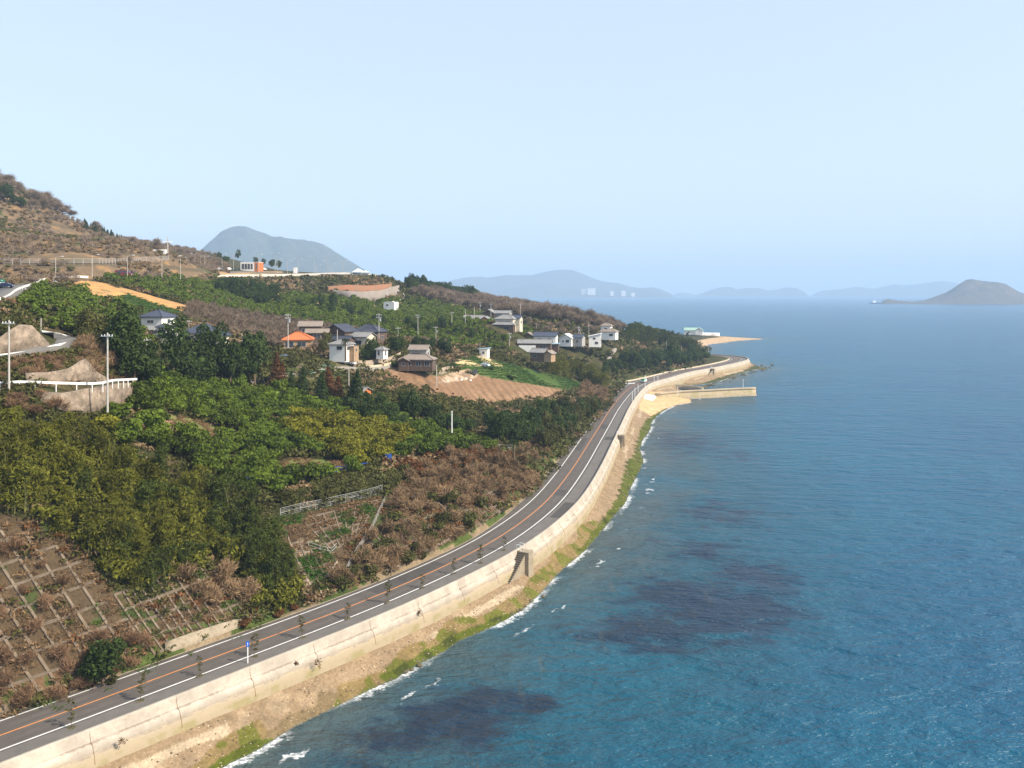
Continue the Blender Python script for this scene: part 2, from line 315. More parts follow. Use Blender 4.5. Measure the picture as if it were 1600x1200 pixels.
# beach
put(bch, (.225,.160,.095), (.265,.195,.12), n1*.6+n2*.6, .35); put(bch & (dwi > 3) & (dwi < 4.2+n1) & (n3 > .1), (.34,.265,.175))
put(bch & (dsh < 1.6+.9*n2), (.16,.115,.06))
wet = bch & (dsh < 2.6+1.5*n1) & (GY < 200) & (n3 > -.2); put(wet, (.17,.12,.05), (.10,.10,.02), n2, .1)
for a in ALG: put(bch & inpoly(px+n2*4, py+n1*3, a) & (dsh < 3.6+1.6*n1+.8*n2), (.066,.078,.010), (.040,.048,.010), n2, .35)
put(bch & inpoly(px, py, ALGFAR), (.05,.055,.02), (.10,.09,.035), n2, .4)
put(bch & inpoly(px, py, [(1000,612),(1040,612),(1090,628),(1040,638),(1018,650),(1000,640)]), (.52,.32,.17))
put(bch & (GY > 820), (.40,.28,.17), (.3,.24,.15), n2, .6)
put(~inl, (.08,.09,.07))
nu, ny = len(US), len(YS); i, j = np.meshgrid(np.arange(nu-1), np.arange(ny-1)); a = (j*nu+i).ravel()
Fq = np.c_[a, a+1, a+nu+1, a+nu]
m_ground = mat('ground', attr='Col', rough=.95, spec=.1, bump=.25, bs=1.3)
# break the colour up with two scales of noise
def add_mottle(m, scale, lo_, hi_, mult=True):
    n = m.node_tree.nodes; l = m.node_tree.links; p = n['Principled BSDF']; src = p.inputs['Base Color'].links[0].from_socket
    nz = n.new('ShaderNodeTexNoise'); nz.inputs['Scale'].default_value = scale; nz.inputs['Detail'].default_value = 6; nz.inputs['Roughness'].default_value = .7
    tc = n.new('ShaderNodeTexCoord'); l.new(tc.outputs['Object'], nz.inputs['Vector'])
    mr = n.new('ShaderNodeMapRange'); mr.inputs[1].default_value = .3; mr.inputs[2].default_value = .7; mr.inputs[3].default_value = lo_; mr.inputs[4].default_value = hi_; l.new(nz.outputs[0], mr.inputs[0])
    v = n.new('ShaderNodeVectorMath'); v.operation = 'SCALE'; l.new(src, v.inputs[0]); l.new(mr.outputs[0], v.inputs['Scale']); l.new(v.outputs[0], p.inputs['Base Color'])
add_mottle(m_ground, .35, .75, 1.25); add_mottle(m_ground, 2.5, .7, 1.35)
V = np.stack([GX, GY, GZ], -1).reshape(-1, 3)
gm = mesh_np('ground', V, Fq, m_ground); gm.polygons.foreach_set('use_smooth', np.ones(len(gm.polygons), bool))
ca = gm.color_attributes.new('Col', 'FLOAT_COLOR', 'POINT'); cc = np.ones((nu*ny, 4), np.float32); cc[:, :3] = col.reshape(-1, 3); ca.data.foreach_set('color', cc.ravel())
ground = tag(link('ground', gm), kind='structure')
# ------------------------------------------------------------------ sea
yv = np.concatenate([np.arange(-150, 60, 15.), 60*np.exp(np.arange(0, math.log(16000/60), .011))]); uv = np.concatenate([np.arange(-1.6, -.5, .1), np.arange(-.5, .75, .006), np.arange(.75, 1.7, .1)])
SX = uv[None]*(yv[:, None]+200); SY = np.repeat(yv[:, None], len(uv), 1)
sdist, _ = pdist(SX, SY, SH); ins = inpoly(SX, SY, P_LAND); sdist = np.where(ins, -sdist, sdist)
weed = np.zeros(SX.shape)
def q_(px_, py_): return W(px_, py_, 0)
for (cx_, cy_, rx, ry, a_) in [(690,1115,60,34,1.),(620,1150,70,30,.8),(735,1130,50,40,1.),(765,1095,50,22,1.),(838,1098,34,16,1.1),(800,1190,60,12,.6),(855,1160,30,8,.5),(1010,985,100,28,.9),(1130,950,95,45,1.),(1060,930,70,30,.9),(1180,900,60,35,.8),(1100,860,60,20,.7),(1040,1015,70,12,.7),(940,985,50,14,.7),(1120,800,60,30,.6),(1070,690,60,25,.6),(1150,712,40,14,.5),(960,745,20,8,.0),(560,1190,60,20,.5),(1150,1000,60,20,.5)]:
    c0 = q_(cx_, cy_); ex = 1.25*(q_(cx_+rx, cy_)-c0)[0]; ey = abs((q_(cx_, cy_+ry)-c0)[1])*1.05
    weed = np.maximum(weed, a_*np.exp(-(((SX-c0[0])/ex)**2+((SY-c0[1])/ey)**2)*.9))
ms = bpy.data.materials.new('sea'); ms.use_nodes = True; n = ms.node_tree.nodes; l = ms.node_tree.links; p = n['Principled BSDF']
def N(t, **k):
    x = n.new(t)
    for a_, b_ in k.items(): setattr(x, a_, b_)
    return x
def math_(op, a_, b_=None, c_=None, clamp=False):
    x = N('ShaderNodeMath', operation=op, use_clamp=clamp)
    for i_, v_ in enumerate((a_, b_, c_)):
        if v_ is None: continue
        if isinstance(v_, (int, float)): x.inputs[i_].default_value = v_
        else: l.new(v_, x.inputs[i_])
    return x.outputs[0]
def noise_(scale, sx=1, sy=1, rot=0, detail=4, rough=.6, dist=0):
    tc = N('ShaderNodeTexCoord'); mp = N('ShaderNodeMapping'); mp.inputs['Scale'].default_value = (sx, sy, 1); mp.inputs['Rotation'].default_value = (0, 0, rot); l.new(tc.outputs['Object'], mp.inputs['Vector'])
    nz = N('ShaderNodeTexNoise'); nz.inputs['Scale'].default_value = scale; nz.inputs['Detail'].default_value = detail; nz.inputs['Roughness'].default_value = rough; nz.inputs['Distortion'].default_value = dist; l.new(mp.outputs[0], nz.inputs['Vector']); return nz.outputs[0]
def ramp_(x, a_, b_, c_=0., d_=1.):
    m_ = N('ShaderNodeMapRange'); m_.interpolation_type = 'SMOOTHSTEP'; l.new(x, m_.inputs[0]); m_.inputs[1].default_value = a_; m_.inputs[2].default_value = b_; m_.inputs[3].default_value = c_; m_.inputs[4].default_value = d_; return m_.outputs[0]
def mix_(f, a_, b_):
    m_ = N('ShaderNodeMix', data_type='RGBA'); l.new(f, m_.inputs[0])
    for i_, v_ in ((6, a_), (7, b_)):
        if isinstance(v_, tuple): m_.inputs[i_].default_value = (*v_, 1)
        else: l.new(v_, m_.inputs[i_])
    return m_.outputs[2]
at = N('ShaderNodeAttribute', attribute_name='shore'); at2 = N('ShaderNodeAttribute', attribute_name='weed'); SD = at.outputs['Fac']; WE = at2.outputs['Fac']
big = noise_(.012, detail=3); mid = noise_(.06, detail=4); sdj = math_('ADD', SD, math_('MULTIPLY', math_('SUBTRACT', mid, .5), 40))
c1 = mix_(ramp_(sdj, -3, 24), (.058,.078,.076), (.010,.064,.096))
c1 = mix_(ramp_(sdj, 18, 75), c1, (.004,.066,.128))
c1 = mix_(ramp_(big, .42, .62, 0, .5), c1, (.005,.086,.138))
wn = noise_(.16, 1, 1.6, .5, detail=5, rough=.65, dist=.4)
wf = math_('MULTIPLY', ramp_(math_('ADD', math_('MULTIPLY', WE, .55), wn), .60, .92), .88)
c1 = mix_(wf, c1, (.009,.020,.042))
# weed scattered in the shallows
sh2 = math_('MULTIPLY', ramp_(SD, 4, 9), ramp_(SD, 34, 20)); wn2 = noise_(.35, 1, 1.2, .5, detail=4, rough=.7)
c1 = mix_(math_('MULTIPLY', sh2, ramp_(wn2, .56, .68, 0, .6)), c1, (.022,.026,.028))
strk = noise_(.5, 1.0, .16, -.62, detail=3); c1 = mix_(math_('MULTIPLY', math_('MULTIPLY', ramp_(SD, 3, 8), ramp_(SD, 40, 18)), ramp_(strk, .58, .72, 0, .25)), c1, (.10,.085,.04))
# foam on the shore and scattered whitecaps
fn = noise_(.9, detail=5, rough=.7); fb = noise_(.07, detail=2)
edge = math_('ADD', SD, math_('MULTIPLY', math_('SUBTRACT', fn, .5), 5.))
foam = math_('MULTIPLY', math_('MULTIPLY', ramp_(edge, -.9, .0), ramp_(edge, 1.5, .3)), ramp_(fb, .43, .56))
fl = noise_(.32, 1, 1, .3, detail=4, rough=.6); line2 = math_('ABSOLUTE', math_('SUBTRACT', math_('ADD', SD, math_('MULTIPLY', fl, 7.)), 8.5))
foam2 = math_('MULTIPLY', ramp_(line2, .5, .12), ramp_(noise_(.12, detail=3), .57, .66))
wc = noise_(.05, .55, 1.6, 0, detail=9, rough=.62); wcm = noise_(.0042, detail=3)
foam3 = math_('MULTIPLY', ramp_(math_('ADD', wc, math_('MULTIPLY', wcm, .2)), .835, .865), math_('MULTIPLY', ramp_(SD, 25, 60), .6))
fbr = ramp_(noise_(2.2, detail=5, rough=.75), .40, .60, .25, 1)
foamA = math_('MAXIMUM', math_('MULTIPLY', math_('MAXIMUM', foam, foam2), fbr), foam3, clamp=True)
c1 = mix_(foamA, c1, (.82,.82,.80))
l.new(c1, p.inputs['Base Color'])
l.new(math_('MULTIPLY_ADD', foamA, .45, .26), p.inputs['Roughness']); p.inputs['IOR'].default_value = 1.33; p.inputs['Specular IOR Level'].default_value = .27
w1 = noise_(.11, 1, 2.3, .22, detail=5, rough=.62); w2 = noise_(.55, 1, 1.9, -.25, detail=4, rough=.6); w3 = noise_(.03, 1, 2.4, .1, detail=3)
hgt = math_('ADD', math_('MULTIPLY', w1, 1.6), math_('ADD', math_('MULTIPLY', w2, .28), math_('MULTIPLY', w3, 1.6)))
b = N('ShaderNodeBump'); b.inputs['Strength'].default_value = 1; b.inputs['Distance'].default_value = 1.6; l.new(hgt, b.inputs['Height']); l.new(b.outputs[0], p.inputs['Normal'])
nu2, ny2 = len(uv), len(yv); i, j = np.meshgrid(np.arange(nu2-1), np.arange(ny2-1)); a = (j*nu2+i).ravel()
sm_ = mesh_np('sea', np.stack([SX, SY, np.zeros_like(SX)], -1).reshape(-1, 3), np.c_[a, a+1, a+nu2+1, a+nu2], ms)
for nm, arr in (('shore', sdist), ('weed', weed)):
    t_ = sm_.attributes.new(nm, 'FLOAT', 'POINT'); t_.data.foreach_set('value', arr.astype(np.float32).ravel())
tag(link('sea', sm_), kind='structure')
# ------------------------------------------------------------------ coast road
m_asph = mat('asphalt', (.084,.071,.060), .85, var=(.112,.097,.083), vs=.35, stretch=(1, 1, 1)); add_mottle(m_asph, 6, .85, 1.15)
m_walk = mat('sidewalk', (.115,.104,.092), .9, var=(.145,.13,.115), vs=.5); add_mottle(m_walk, 5, .85, 1.15)
m_white = mat('white_line', (.74,.73,.70), .8, var=(.55,.54,.5), vs=3); m_orange = mat('orange_line', (.62,.235,.06), .8, var=(.5,.2,.07), vs=2)
m_conc = mat('concrete', (.50,.42,.31), .92, var=(.40,.33,.235), vs=.6, bump=.03, bs=3); add_mottle(m_conc, 1.7, .82, 1.15)
m_conc2 = mat('old_concrete', (.34,.28,.20), .95, var=(.22,.18,.12), vs=.5, bump=.04, bs=3); add_mottle(m_conc2, 2.5, .75, 1.2)
n_ = len(CL)
def strip(o0, o1, z, name, m, sl=slice(None)): return ribbon(CL, o0, o1, z, name, m, sl=sl)
tag(strip(LO, -3.9, RZ, 'coast_road', m_asph), kind='structure')
tag(strip(np.full(n_, -3.896), -7.5, RZ+.1, 'pavement', m_walk), kind='structure')
kb = ribbon(CL, np.full(n_, -3.9), -3.9, RZ-.05, 'pavement_kerb', m_conc2, z1=RZ+.1); tag(kb, kind='structure')
for o_, w_, mm, nm in ((3.35, .1, m_white, 'road_marking'), (-3.25, .11, m_white, 'road_marking'), (.0, .1, m_orange, 'road_marking')):
    tag(strip(np.full(n_, o_+w_), o_-w_, RZ+.006, nm, mm, sl=slice(0, n_-3)), kind='structure')
tag(strip(LO+.02, LO-.28, RZ+.09, 'road_kerb', m_conc2), kind='structure')

for o0_, o1_ in ((2.75, 2.15), (1.15, .6), (-.6, -1.15), (-2.15, -2.75)):
    tag(ribbon(CL, np.full(n_, o0_), o1_, RZ+.003, 'wheel_track', bpy.data.materials.get('wheel_track') or mat('wheel_track', (.098,.084,.072), .8, var=(.08,.068,.058), vs=.25)), kind='structure')
m_patch = mat('road_patch', (.055,.05,.045), .85, var=(.075,.066,.058), vs=1)
for i_, l_, o0_, o1_ in ((44, 6, 3.0, .3), (66, 3, -.3, -3.0), (84, 8, 2.9, 1.2), (97, 4, -.4, -2.9), (112, 9, 3.1, .3), (60, 5, -4.4, -6.6), (90, 3, -4.2, -7.2)):
    tag(ribbon(CL, np.full(n_, o0_), o1_, RZ+(.104 if o0_ < -3.9 else .0045), 'road_patch', m_patch, sl=slice(i_, i_+l_)), kind='structure')
# ------------------------------------------------------------------ far hills and islands
m_far = mat('far_woodland', (.050,.062,.035), .95, var=(.085,.085,.05), vs=.02, spec=.05, bump=8, bs=.02)
m_far2 = mat('island_woodland', (.060,.060,.038), .95, var=(.12,.095,.07), vs=.03, spec=.05, bump=5, bs=.03)
def far_hill(name, prof, Y, base_py, depth, m, seed=0, rough=.08):
    """a ridge with real depth: skyline given as (px, py), falling away to front and back"""
    P = np.array(prof, float); xs = np.linspace(P[0, 0], P[-1, 0], 90); ys = np.interp(xs, P[:, 0], P[:, 1]); zb = max(-2, HC-(base_py-YH)*Y/F) if base_py else -2
    zt = HC-(ys-YH)*Y/F; X = (xs-800)/F*Y; r = 15; rows = []
    vs_ = np.linspace(-1, 1, 2*r+1)
    for v in vs_:
        k = (1-abs(v)**1.6); wob = 1+rough*1.6*vnoise(X, np.full_like(X, v*depth), depth*.28, seed)+rough*vnoise(X, np.full_like(X, v*depth), depth*.1, seed+3)
        if abs(v) < 1e-6: wob = 1
        z = -3+(zt+3)*k*(wob if k < 1 else 1)
        z = np.minimum(z, zt-(abs(v)**1.3)*.02*(zt+3))
        rows.append(np.stack([X*(1+v*depth/Y), np.full_like(X, Y+v*depth), z], -1))
    V = np.array(rows).reshape(-1, 3); nx = len(xs); i, j = np.meshgrid(np.arange(nx-1), np.arange(len(vs_)-1)); a = (j*nx+i).ravel()
    me = mesh_np(name, V, np.c_[a, a+1, a+nx+1, a+nx], m); me.polygons.foreach_set('use_smooth', np.ones(len(me.polygons), bool))
    return tag(link(name, me), kind='structure')
far_hill('far_mountain', [(285,440),(305,400),(328,378),(345,362),(360,355),(372,353),(385,354),(400,360),(412,364),(425,370),(440,371),(462,374),(490,377),(505,382),(520,391),(540,404),(560,416),(575,424),(590,440),(640,464)], 5200, None, 500, m_far, 1, .05)
far_hill('far_headland', [(640,464),(690,444),(705,438),(730,433),(752,432),(760,434),(790,430),(830,430),(850,425),(866,422),(885,421),(895,422),(915,430),(935,438),(950,441),(965,442),(985,448),(1000,450),(1022,449),(1035,453),(1052,461)], 9800, None, 900, m_far, 2, .05)
far_hill('near_headland', [(740,464),(790,452),(830,445),(850,442),(870,443),(885,449),(905,456),(930,457),(955,459),(975,460),(1000,462),(1010,463.5)], 9000, None, 400, m_far, 4, .05)
far_hill('far_island', [(1086,461),(1100,457),(1110,453),(1120,450),(1132,448),(1145,449),(1150,452),(1165,450),(1185,450),(1200,454),(1210,453),(1230,449),(1245,450),(1258,457),(1262,461)], 11200, None, 500, m_far, 5, .05)
far_hill('far_island', [(1268,461),(1285,454),(1310,452),(1340,448),(1365,451),(1380,448),(1400,444),(1415,446),(1440,443),(1470,439),(1490,441),(1510,446),(1560,452),(1600,461)], 11500, None, 600, m_far, 6, .05)
far_hill('far_island', [(1052,461),(1062,457),(1072,457.5),(1085,460)], 12500, None, 300, m_far, 7, .05)
far_hill('wooded_island', [(1418,474),(1430,471),(1445,469),(1462,463),(1478,457),(1490,450),(1500,443),(1510,437),(1518,436),(1530,438),(1545,440),(1560,441),(1572,444),(1582,450),(1592,456),(1605,460),(1640,466),(1690,474)], 3900, None, 220, m_far2, 8, .07)
far_hill('low_island', [(1376,475),(1380,469),(1388,467),(1400,469),(1412,470),(1425,471),(1434,474)], 3850, None, 60, m_far2, 9, .1)
# ------------------------------------------------------------------ seawall
def sweep(name, sect, m, sl=slice(None), parent=None, close=False):
    """sect: list of (offset from the road axis, z)"""
    n = len(CL[sl]); V = []
    for o_, z_ in sect: A = offset(CL, o_)[sl]; V.append(np.c_[A, np.full(n, z_)])
    V = np.vstack(V); k = len(sect); i = np.arange(n-1); Fs = [np.c_[a*n+i, a*n+i+1, (a+1)*n+i+1, (a+1)*n+i] for a in range(k-1)]
    return link(name, mesh_np(name, V, Fs, m), parent)
m_wall = bpy.data.materials.new('seawall_concrete'); m_wall.use_nodes = True; n = m_wall.node_tree.nodes; l = m_wall.node_tree.links; p = n['Principled BSDF']; p.inputs['Roughness'].default_value = .92; p.inputs['Specular IOR Level'].default_value = .15
a1 = noise_(.35, 1, 1, 0, 6, .7); a2 = noise_(2.2, 1, 1, 0, 5, .7); a3 = noise_(1.1, 2.2, 2.2, 0, 4, .6)
sx_ = N('ShaderNodeSeparateXYZ'); tc_ = N('ShaderNodeTexCoord'); l.new(tc_.outputs['Object'], sx_.inputs[0]); ZZ = sx_.outputs[2]
base = mix_(ramp_(a1, .35, .65), (.45,.395,.32), (.345,.295,.235)); base = mix_(ramp_(a3, .55, .75, 0, .5), base, (.29,.235,.175))
lowf = ramp_(math_('ADD', ZZ, math_('MULTIPLY', math_('SUBTRACT', a1, .5), 2.2)), 4.6, 3.8, 0, .8); base = mix_(lowf, base, (.33,.26,.16))
alg_ = math_('MULTIPLY', ramp_(math_('ADD', ZZ, math_('MULTIPLY', math_('SUBTRACT', a2, .5), .8)), 3.65, 3.35), ramp_(a1, .45, .6, 0, .5)); base = mix_(alg_, base, (.22,.20,.06))
for zc_ in (5.08, 4.12):  # shadow lines under the two ledges, painted into the colour as broken dark bands
    ledge_shade = math_('MULTIPLY', ramp_(math_('ABSOLUTE', math_('SUBTRACT', math_('ADD', ZZ, math_('MULTIPLY', math_('SUBTRACT', a2, .5), .35)), zc_)), .10, .03), ramp_(a1, .42, .58, .05, .65)); base = mix_(ledge_shade, base, (.20,.155,.11))
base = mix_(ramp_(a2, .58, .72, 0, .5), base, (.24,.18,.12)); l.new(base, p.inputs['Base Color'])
b = N('ShaderNodeBump'); b.inputs['Strength'].default_value = .7; b.inputs['Distance'].default_value = .06; l.new(a2, b.inputs['Height']); l.new(b.outputs[0], p.inputs['Normal'])
NW = NC-4
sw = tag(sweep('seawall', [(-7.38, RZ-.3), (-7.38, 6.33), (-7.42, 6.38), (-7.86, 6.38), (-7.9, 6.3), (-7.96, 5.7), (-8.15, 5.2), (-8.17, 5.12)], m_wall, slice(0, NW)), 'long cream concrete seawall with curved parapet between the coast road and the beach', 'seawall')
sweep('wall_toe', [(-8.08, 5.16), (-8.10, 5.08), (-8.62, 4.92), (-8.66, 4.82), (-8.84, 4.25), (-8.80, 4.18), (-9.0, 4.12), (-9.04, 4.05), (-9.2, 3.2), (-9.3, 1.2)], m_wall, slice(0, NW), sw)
m_dark = mat('dark_gap', (.07,.06,.045), .9); m_stain = mat('rust_stain', (.18,.11,.06), .95)
arc = np.concatenate([[0], np.cumsum(np.linalg.norm(np.diff(CL, axis=0), axis=1))])
def on_wall(s, o): 
    i = float(np.interp(s, arc, np.arange(NC))); L = offset(CL, o); k = int(min(i, NC-2)); f = i-k; q = L[k]*(1-f)+L[k+1]*f; return Vector((q[0], q[1], 0))
s = 96.0; jn = MB(); jn2 = MB()
while s < arc[NW]-20:
    a, b_, c_ = on_wall(s, -7.9), on_wall(s, -8.62), on_wall(s, -10.0)
    jn = MB()
    for sec in ([(-7.86, 6.385), (-7.97, 5.7), (-8.16, 5.14), (-8.63, 4.92), (-8.86, 4.22), (-9.02, 4.12), (-9.22, 3.2)],):
        for (o1, z1), (o2, z2) in zip(sec[:-1], sec[1:]):
            p_, q = on_wall(s, o1), on_wall(s, o2); jn.beam((p_.x, p_.y, z1), (q.x, q.y, z2), .05, .04)
    s += 9.6
    if a.y < 420: jn.build('expansion_joint', m_stain, sw)
def stair(px_, py_, lab, flip=1, L=1.0):
    g = W(px_, py_, 6.3); i = int(np.argmin(np.linalg.norm(WI-g[:2], axis=1))); s0 = arc[i]; mb = MB(); nst = 15
    d = CL[i+1]-CL[i-1]; ang = math.atan2(d[1], d[0]); mb2 = MB()
    for k in range(nst):
        q = on_wall(s0-flip*k*.36*L, -8.9); z = 6.1-k*.25
        mb2.box((q.x, q.y, (z-.30+.8)/2), (.40*L, 1.3, z-.30-.8), ang); mb.box((q.x, q.y, z-.21), (.30*L, 1.42, .16), ang)
    q = on_wall(s0+flip*.9, -8.9); mb2.box((q.x, q.y, 3.5), (1.9, 2.8, 5.4), ang)
    st = mb2.build('stair', m_conc2, sw); mb.build('stair_tread', m_dark, st)
    st['label'] = lab
    for o_ in (0.2, 1.4):
        q = on_wall(s0+flip*o_, -7.75); r_ = MB(); r_.tube((q.x, q.y, 6.3), (q.x, q.y, 7.3), .05); q2 = on_wall(s0+flip*o_, -8.6); r_.tube((q2.x, q2.y, 6.1), (q2.x, q2.y, 7.3), .05); r_.tube((q.x, q.y, 7.3), (q2.x, q2.y, 7.3), .05)
        r_.build('hand_rail', mat_get('white_paint'), st)
_mc = {}
def mat_get(nm):
    if nm not in _mc:
        _mc[nm] = {'white_paint': lambda: mat(nm, (.78,.77,.74), .5), 'grey_metal': lambda: mat(nm, (.42,.43,.44), .5, metal=.3), 'pole': lambda: mat(nm, (.46,.43,.38), .85, var=(.38,.35,.3), vs=1.5), 'glass': lambda: mat(nm, (.035,.045,.06), .12, spec=.6),
          'black': lambda: mat(nm, (.02,.02,.022), .6), 'tyre': lambda: mat(nm, (.02,.02,.02), .9), 'lamp': lambda: mat(nm, (.75,.76,.78), .3)}[nm]()
    return _mc[nm]
stair(812, 866, 'dark stepped stair down the seawall near the roadside saplings', 1, 1.1); stair(966, 680, 'weathered stair halfway along the seawall', 1, 1.0); stair(1116, 576, 'dark stair on the wall near the headland bend', 1, 1.4)
# bits of seaweed or weeds growing out of the wall
m_weedp = mat('dry_weed', (.07,.045,.03), .9, island=.6)
def leaf_quads(Cn, size, out=None, bias=.6, droop=0, asp=.55, rs=None):
    rs = rs or rng; n = len(Cn); d = rs.normal(size=(n, 3)); d /= np.linalg.norm(d, axis=1)[:, None]
    if out is not None:
        d = d*(1-bias)+out*bias; d /= np.linalg.norm(d, axis=1)[:, None]+1e-9
    r_ = rs.normal(size=(n, 3)); t = np.cross(d, r_); t /= np.linalg.norm(t, axis=1)[:, None]+1e-9
    if droop: t = t+np.array([0, 0, -droop]); t /= np.linalg.norm(t, axis=1)[:, None]; 
    b_ = np.cross(d, t); b_ /= np.linalg.norm(b_, axis=1)[:, None]+1e-9
    s_ = (size*rs.uniform(.65, 1.35, n))[:, None]
    V = np.stack([Cn-t*s_, Cn+b_*s_*asp, Cn+t*s_, Cn-b_*s_*asp], 1).reshape(-1, 3); i = np.arange(n)*4
    return V, np.c_[i, i+1, i+2, i+3]
def join(*parts):
    V = []; Fs = []; b_ = 0
    for v, f in parts:
        V.append(v); Fs.append(np.asarray(f)+b_); b_ += len(v)
    return np.vstack(V), Fs
# ------------------------------------------------------------------ plant prototypes (numpy)
def crown_lumpy(r, h, nl, leaf, lumps=7, z0=.3, seed=0, flat=.8, asp=.55, droop=0):
    rs = np.random.default_rng(seed); cs = [(0, 0, z0+h*.5, r*.72, h*.45)]
    for k in range(lumps):
        a_ = 2*PI*k/lumps+rs.uniform(-.4, .4); q = r*rs.uniform(.42, .66); zz = z0+h*rs.uniform(.28, .78); cs.append((q*math.cos(a_), q*math.sin(a_), zz, r*rs.uniform(.34, .5), h*rs.uniform(.2, .32)))
    P = []; O = []
    wts = np.array([c[3]**2 for c in cs]); cnt = (wts/wts.sum()*nl).astype(int)
    for (cx, cy, cz, rr, hh), n_ in zip(cs, cnt):
        d = rs.normal(size=(n_, 3)); d /= np.linalg.norm(d, axis=1)[:, None]; d[:, 2] = np.where(d[:, 2] < -.35, -d[:, 2], d[:, 2]); q = rs.uniform(.78, 1.08, n_)[:, None]
        P.append(np.array([cx, cy, cz])+d*q*np.array([rr, rr, hh*flat])); O.append(d)
    P = np.vstack(P); O = np.vstack(O); k = P[:, 2] > .05; P = P[k]; O = O[k]
    V, Fq_ = leaf_quads(P, leaf, O, .55, droop, asp, rs)
    return V, [Fq_]
def blob(r, h, z0, seed=0, sub=2):
    bm = bmesh.new(); bmesh.ops.create_icosphere(bm, subdivisions=sub, radius=1); rs = random.Random(seed)
    V = np.array([v.co[:] for v in bm.verts]); T = np.array([[v.index for v in f.verts] for f in bm.faces]); bm.free()
    k = 1+.22*np.sin(V[:, 0]*4+seed)+.18*np.sin(V[:, 1]*5+seed*2)*np.sin(V[:, 2]*4); V = V*k[:, None]*np.array([r, r, h/2]); V[:, 2] += z0+h/2
    return V, [T]
def tubes(segs, n=4):
    """segs: list of (p, q, r0, r1)"""
    P = np.array([s[0] for s in segs]); Q = np.array([s[1] for s in segs]); r0 = np.array([s[2] for s in segs]); r1 = np.array([s[3] for s in segs])
    d = Q-P; d /= np.linalg.norm(d, axis=1)[:, None]+1e-9; up = np.where(np.abs(d[:, 2:3]) > .9, np.array([[1., 0, 0]]), np.array([[0, 0, 1.]])); a = np.cross(d, up); a /= np.linalg.norm(a, axis=1)[:, None]; b_ = np.cross(d, a)
    V = []
    for c, r in ((P, r0), (Q, r1)):
        for i in range(n): t = 2*PI*i/n; V.append(c+a*(r*math.cos(t))[:, None]+b_*(r*math.sin(t))[:, None])
    V = np.stack(V, 1); m_ = len(segs); base = np.arange(m_)[:, None]*2*n; Fs = [np.concatenate([base+i, base+(i+1) % n, base+n+(i+1) % n, base+n+i], 1) for i in range(n)]
    return V.reshape(-1, 3), [np.vstack(Fs)]
def bare(h, seed, levels=4, spread=.55, r0=.12, stems=1, kids=3, base=0.3):
    rs = random.Random(seed); tr = []; tw = []
    def grow(p, d, L, r, lv):
        q = p+d*L; (tr if lv <= 1 else tw).append((tuple(p), tuple(q), r, r*.62))
        if lv >= levels: return
        for k in range(kids+(1 if lv > 1 else 0)):
            a = Vector((rs.gauss(0, 1), rs.gauss(0, 1), rs.gauss(.35, .6))).normalized(); nd = (d*(1-spread)+a*spread).normalized()
            st = p+d*L*rs.uniform(.45, 1.0); grow(st, nd, L*rs.uniform(.58, .8), max(r*.55, .012), lv+1)
    for s_ in range(stems):
        a = Vector((rs.gauss(0, .35*(stems > 1)), rs.gauss(0, .35*(stems > 1)), 1)).normalized(); grow(Vector((rs.uniform(-.3, .3)*(stems > 1), rs.uniform(-.3, .3)*(stems > 1), 0)), a, h*base, r0, 0)
    return tr, tw
def bamboo(seed, n=7, h=9, per=85):
    rs = np.random.default_rng(seed); P = []; O = []; seg = []
    for k in range(n):
        a_ = rs.uniform(0, 2*PI); b0 = np.array([math.cos(a_), math.sin(a_), 0])*rs.uniform(.2, 1.7); la = rs.uniform(0, 2*PI); ln = np.array([math.cos(la), math.sin(la), 0]); hh = h*rs.uniform(.75, 1.1); pr = None
        lean = rs.uniform(.8, 3.2)
        for t in np.linspace(0, 1, 7):
            pt = b0+ln*lean*t**2.4+np.array([0, 0, hh*(t-.24*t**5)])
            if pr is not None: seg.append((pr, pt, .06*(1-t*.7)+.012, .06*(1-t*.7)+.008))
            pr = pt
        for _ in range(per):
            t = rs.uniform(.02, 1.0)**.75; c = b0+ln*lean*t**2.4+np.array([0, 0, hh*(t-.24*t**5)]); sp = rs.normal(size=3)*np.array([.7, .7, .3])*(1.2-t*.7); P.append(c+sp); O.append([sp[0], sp[1], .9])
    P = np.array(P); O = np.array(O); O /= np.linalg.norm(O, axis=1)[:, None]
    return leaf_quads(P, .36, O, .5, .55, .22, rs), tubes(seg, 4)
def conifer(seed, h=9, r=1.9, nl=900, leaf=.34):
    rs = np.random.default_rng(seed); t = rs.uniform(0, 1, nl)**1.25; lay = (t*9).astype(int); rr = r*(1-t)**.8*(1+.22*np.sin(t*57+seed))+.12; a_ = rs.uniform(0, 2*PI, nl)+lay; q = rr*np.sqrt(rs.uniform(.25, 1, nl))
    P = np.c_[q*np.cos(a_), q*np.sin(a_), h*.14+t*h*.86-q*.22]; O = np.c_[np.cos(a_), np.sin(a_), np.full(nl, .7)]; O /= np.linalg.norm(O, axis=1)[:, None]
    return leaf_quads(P, leaf, O, .5, .25, .45, rs)
M_CIT = mat('citrus_leaf', (.074,.104,.011), .55, spec=.08, island=.9, objr=.9, transl=.18)
M_CITY = mat('citrus_leaf_yellow', (.140,.135,.012), .55, spec=.08, island=.9, objr=.4, transl=.2)
M_EVG = mat('evergreen_leaf', (.035,.055,.012), .6, spec=.08, island=.9, objr=.5, transl=.12)
M_EVG2 = mat('evergreen_leaf_olive', (.066,.066,.018), .6, spec=.08, island=.9, objr=.6, transl=.15)
M_BAM = mat('bamboo_leaf', (.108,.108,.014), .55, spec=.08, island=.8, objr=.6, transl=.25)
M_BAMD = mat('bamboo_leaf_dark', (.056,.072,.012), .55, spec=.08, island=.9, objr=.6, transl=.2)
